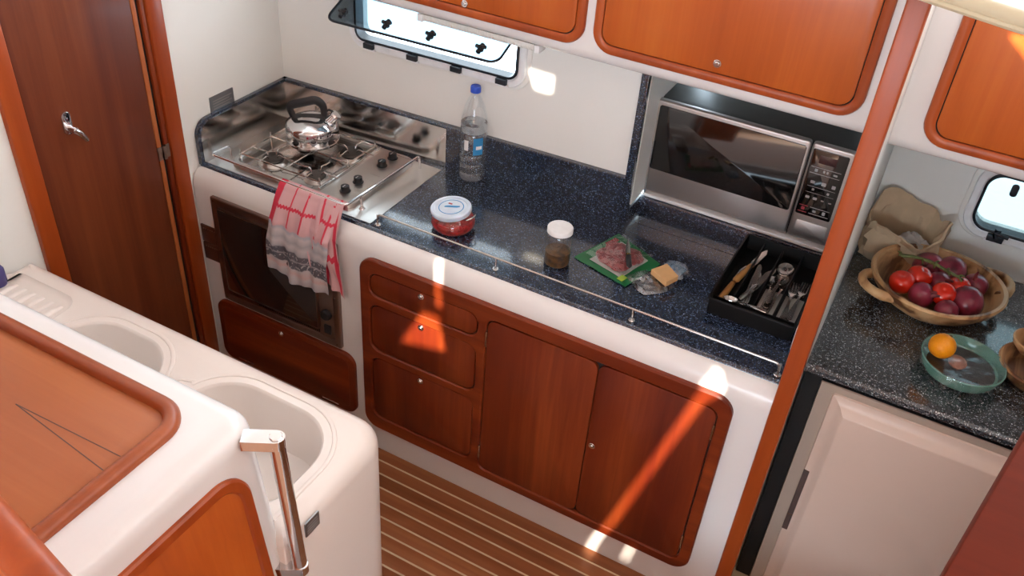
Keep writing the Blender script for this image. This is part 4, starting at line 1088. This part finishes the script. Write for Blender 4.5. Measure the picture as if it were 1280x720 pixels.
for (p, r, nk, rot, lab) in on:
    o = onion(r, nk); o.location = (p[0], p[1], BZ + p[2]); o.rotation_euler = tuple(math.radians(q) for q in rot)
    tag(o, lab, 'onion', 'red onions in the wooden bowl')
def tomato(r):
    o = thing('tomato', (0, 0, 0))
    L = []; n = 24
    for (q, z) in ((.08, -.78), (.5, -.74), (.85, -.48), (1, -.02), (.93, .40), (.70, .68), (.40, .80), (.14, .76), (.03, .70)):
        L.append([(q * r * math.cos(2 * PI * j / n), q * r * math.sin(2 * PI * j / n), z * r) for j in range(n)])
    obj('flesh', *loft(L), 'tomato', o, local=True, smooth=70)
    return o
tm = [((1.480, .540, .066), .036, (10, -10, 0), 'red tomato at the left side of the wooden bowl'),
      ((1.520, .592, .068), .037, (0, 15, 0), 'red tomato behind the leftmost one, under the vine'),
      ((1.592, .535, .074), .034, (35, 0, 0), 'red tomato at the front middle of the wooden bowl'),
      ((1.626, .598, .072), .034, (0, -20, 0), 'red tomato beside the largest onion in the wooden bowl')]
for (p, r, rot, lab) in tm:
    o = tomato(r); o.location = (p[0], p[1], BZ + p[2]); o.rotation_euler = tuple(math.radians(q) for q in rot)
    tag(o, lab, 'tomato', 'tomatoes in the wooden bowl')
vn = thing('tomato_vine', (1.53, .61, BZ + .11), 'green tomato vine stalk lying across the vegetables', 'vine')
vp = [(1.456, .626, .100), (1.482, .628, .106), (1.510, .622, .112), (1.545, .610, .116), (1.580, .595, .114), (1.612, .585, .112), (1.628, .588, .106)]
obj('stalk', *tube([(x, y, BZ + z) for x, y, z in vp], [.0060, .0050, .0046, .0050, .0046, .0042, .003], 8), 'vine', vn)
for (i, dx, dy, dz) in ((0, -.014, .008, .006), (0, -.008, -.012, .004), (2, .006, -.018, -.008), (3, .010, .018, .002), (3, .002, -.020, -.004), (4, .012, -.018, -.002), (4, .006, .016, .000), (5, .016, .010, .002), (5, .014, -.014, -.004)):
    x, y, z = vp[i]; obj('sprig', *tube([(x, y, BZ + z), (x + dx * .5, y + dy * .5, BZ + z + dz * .5 + .003), (x + dx, y + dy, BZ + z + dz)], [.0040, .0036, .0020], 6), 'vine', vn)

gb = thing('mint_bowl', (1.682, .302, WT), 'mint green bowl covered with cling film in front of the wooden bowl', 'bowl')
obj('bowl_body', *lathe([(.060, 0), (.082, .002), (.098, .016), (.104, .034), (.106, .046), (.103, .048), (.100, .045), (.094, .022), (.078, .010), (.01, .008)], n=44), 'mint', gb, local=True)
obj('leftovers', *lathe([(.080, .010), (.090, .014), (.070, .022), (.030, .026), (.005, .024)], (.006, .012, 0), 30), 'darkfood', gb, local=True)
obj('meat_piece', *lathe([(.020, .020), (.024, .028), (.014, .036), (.003, .037)], (-.010, .006, 0), 14, sy=1.3), 'pinkfood', gb, local=True)
L = []; n = 56
for k, (q, z) in enumerate(((1.075, .008), (1.06, .022), (1.035, .040), (1.0, .0505), (.93, .0500), (.75, .0475), (.5, .0455), (.25, .0445), (.03, .0440))):
    loop = []
    for j in range(n):
        a_ = 2 * PI * j / n
        w = (.05 * mnoise.noise((math.cos(a_) * 3, math.sin(a_) * 3, 1.0 + k * .2)) + .03 * math.sin(a_ * 9)) * (1 if k < 3 else .0)
        zz = z + (.012 * mnoise.noise((math.cos(a_) * 2.2, math.sin(a_) * 2.2, 9)) if k == 0 else 0) + (.0016 * math.sin(q * 30 + 3 * a_) if k > 3 else 0)
        loop.append((.106 * (q + w) * math.cos(a_), .106 * (q + w) * math.sin(a_), zz))
    L.append(loop)
obj('cling_film', *loft(L, False, True), 'film', gb, local=True)
og = thing('orange', (1.620, .275, WT + .082), 'small bright orange fruit resting on the cling film of the mint bowl', 'orange')
L = []; n = 28
for i in range(13):
    a_ = -PI / 2 + .08 + (PI - .16) * i / 12
    L.append([(.0335 * math.cos(a_) * math.cos(2 * PI * j / n), .0335 * math.cos(a_) * math.sin(2 * PI * j / n), .0325 * math.sin(a_)) for j in range(n)])
obj('fruit', *loft(L), 'orange', og, local=True, smooth=80)
obj('stem_scar', *lathe([(.0045, 0), (.004, .0015), (.001, .002)], (.010, .012, .0285), 10), 'stemscar', og, local=True)

ob = thing('wooden_dish', (1.865, .385, WT), 'brown wooden dish at the right edge of the worktop beside the mint bowl', 'dish')
obj('dish_body', *lathe([(.055, 0), (.075, .004), (.098, .030), (.104, .046), (.100, .050), (.090, .046), (.070, .014), (.01, .010)], n=40), 'olive', ob, local=True)
o = tag(obj('wooden_scoop', *lathe([(.010, 0), (.036, .004), (.054, .024), (.058, .038), (.054, .040), (.046, .026), (.02, .010), (.004, .009)], (1.836, .425, WT + .052), 30), 'olive'), 'smaller wooden cup resting in the dish at the right edge', 'cup')

# crumpled paper bag
bgp = thing('paper_bag', (1.44, .77, WT), 'crumpled open brown paper bag behind the wooden bowl', 'bag')
L = []; n = 44
for k, (rx, ry, z) in enumerate(((.095, .060, .0), (.108, .072, .010), (.112, .076, .045), (.108, .074, .085), (.104, .070, .115), (.108, .072, .140), (.104, .068, .143), (.092, .058, .112), (.088, .054, .070), (.080, .05, .03))):
    loop = []
    for j in range(n):
        a_ = 2 * PI * j / n
        sq = 1 / max(abs(math.cos(a_)) ** 3 + abs(math.sin(a_)) ** 3, .3) ** (1 / 3)
        cr = 1 + .16 * mnoise.noise((math.cos(a_) * 2.4, math.sin(a_) * 2.4, z * 26 + 3)) + .11 * mnoise.noise((j * .8, z * 70, 2))
        up = (.034 * math.sin(a_) + .024 * mnoise.noise((math.cos(a_) * 2.5, math.sin(a_) * 2.5, 7)) + .018 * math.cos(3 * a_)) * (z / .14)
        loop.append((rx * sq * cr * math.cos(a_), ry * sq * cr * math.sin(a_), max(.001, z + (up if k > 1 else 0))))
    L.append(loop)
obj('bag_body', *loft(L, True, True), 'paper', bgp, local=True, smooth=22)
obj('inner_paper', *xform(([(p[0] - 0.88, p[1] - .31, (p[2] - WT) * 1.5) for p in crumple(0.88, .31, .055, .035, .03, 12.2)[0]], crumple(0.88, .31, .055, .035, .03, 12.2)[1]), Matrix.Translation((.030, .0, .062))), 'linerpaper', bgp, local=True, smooth=22)
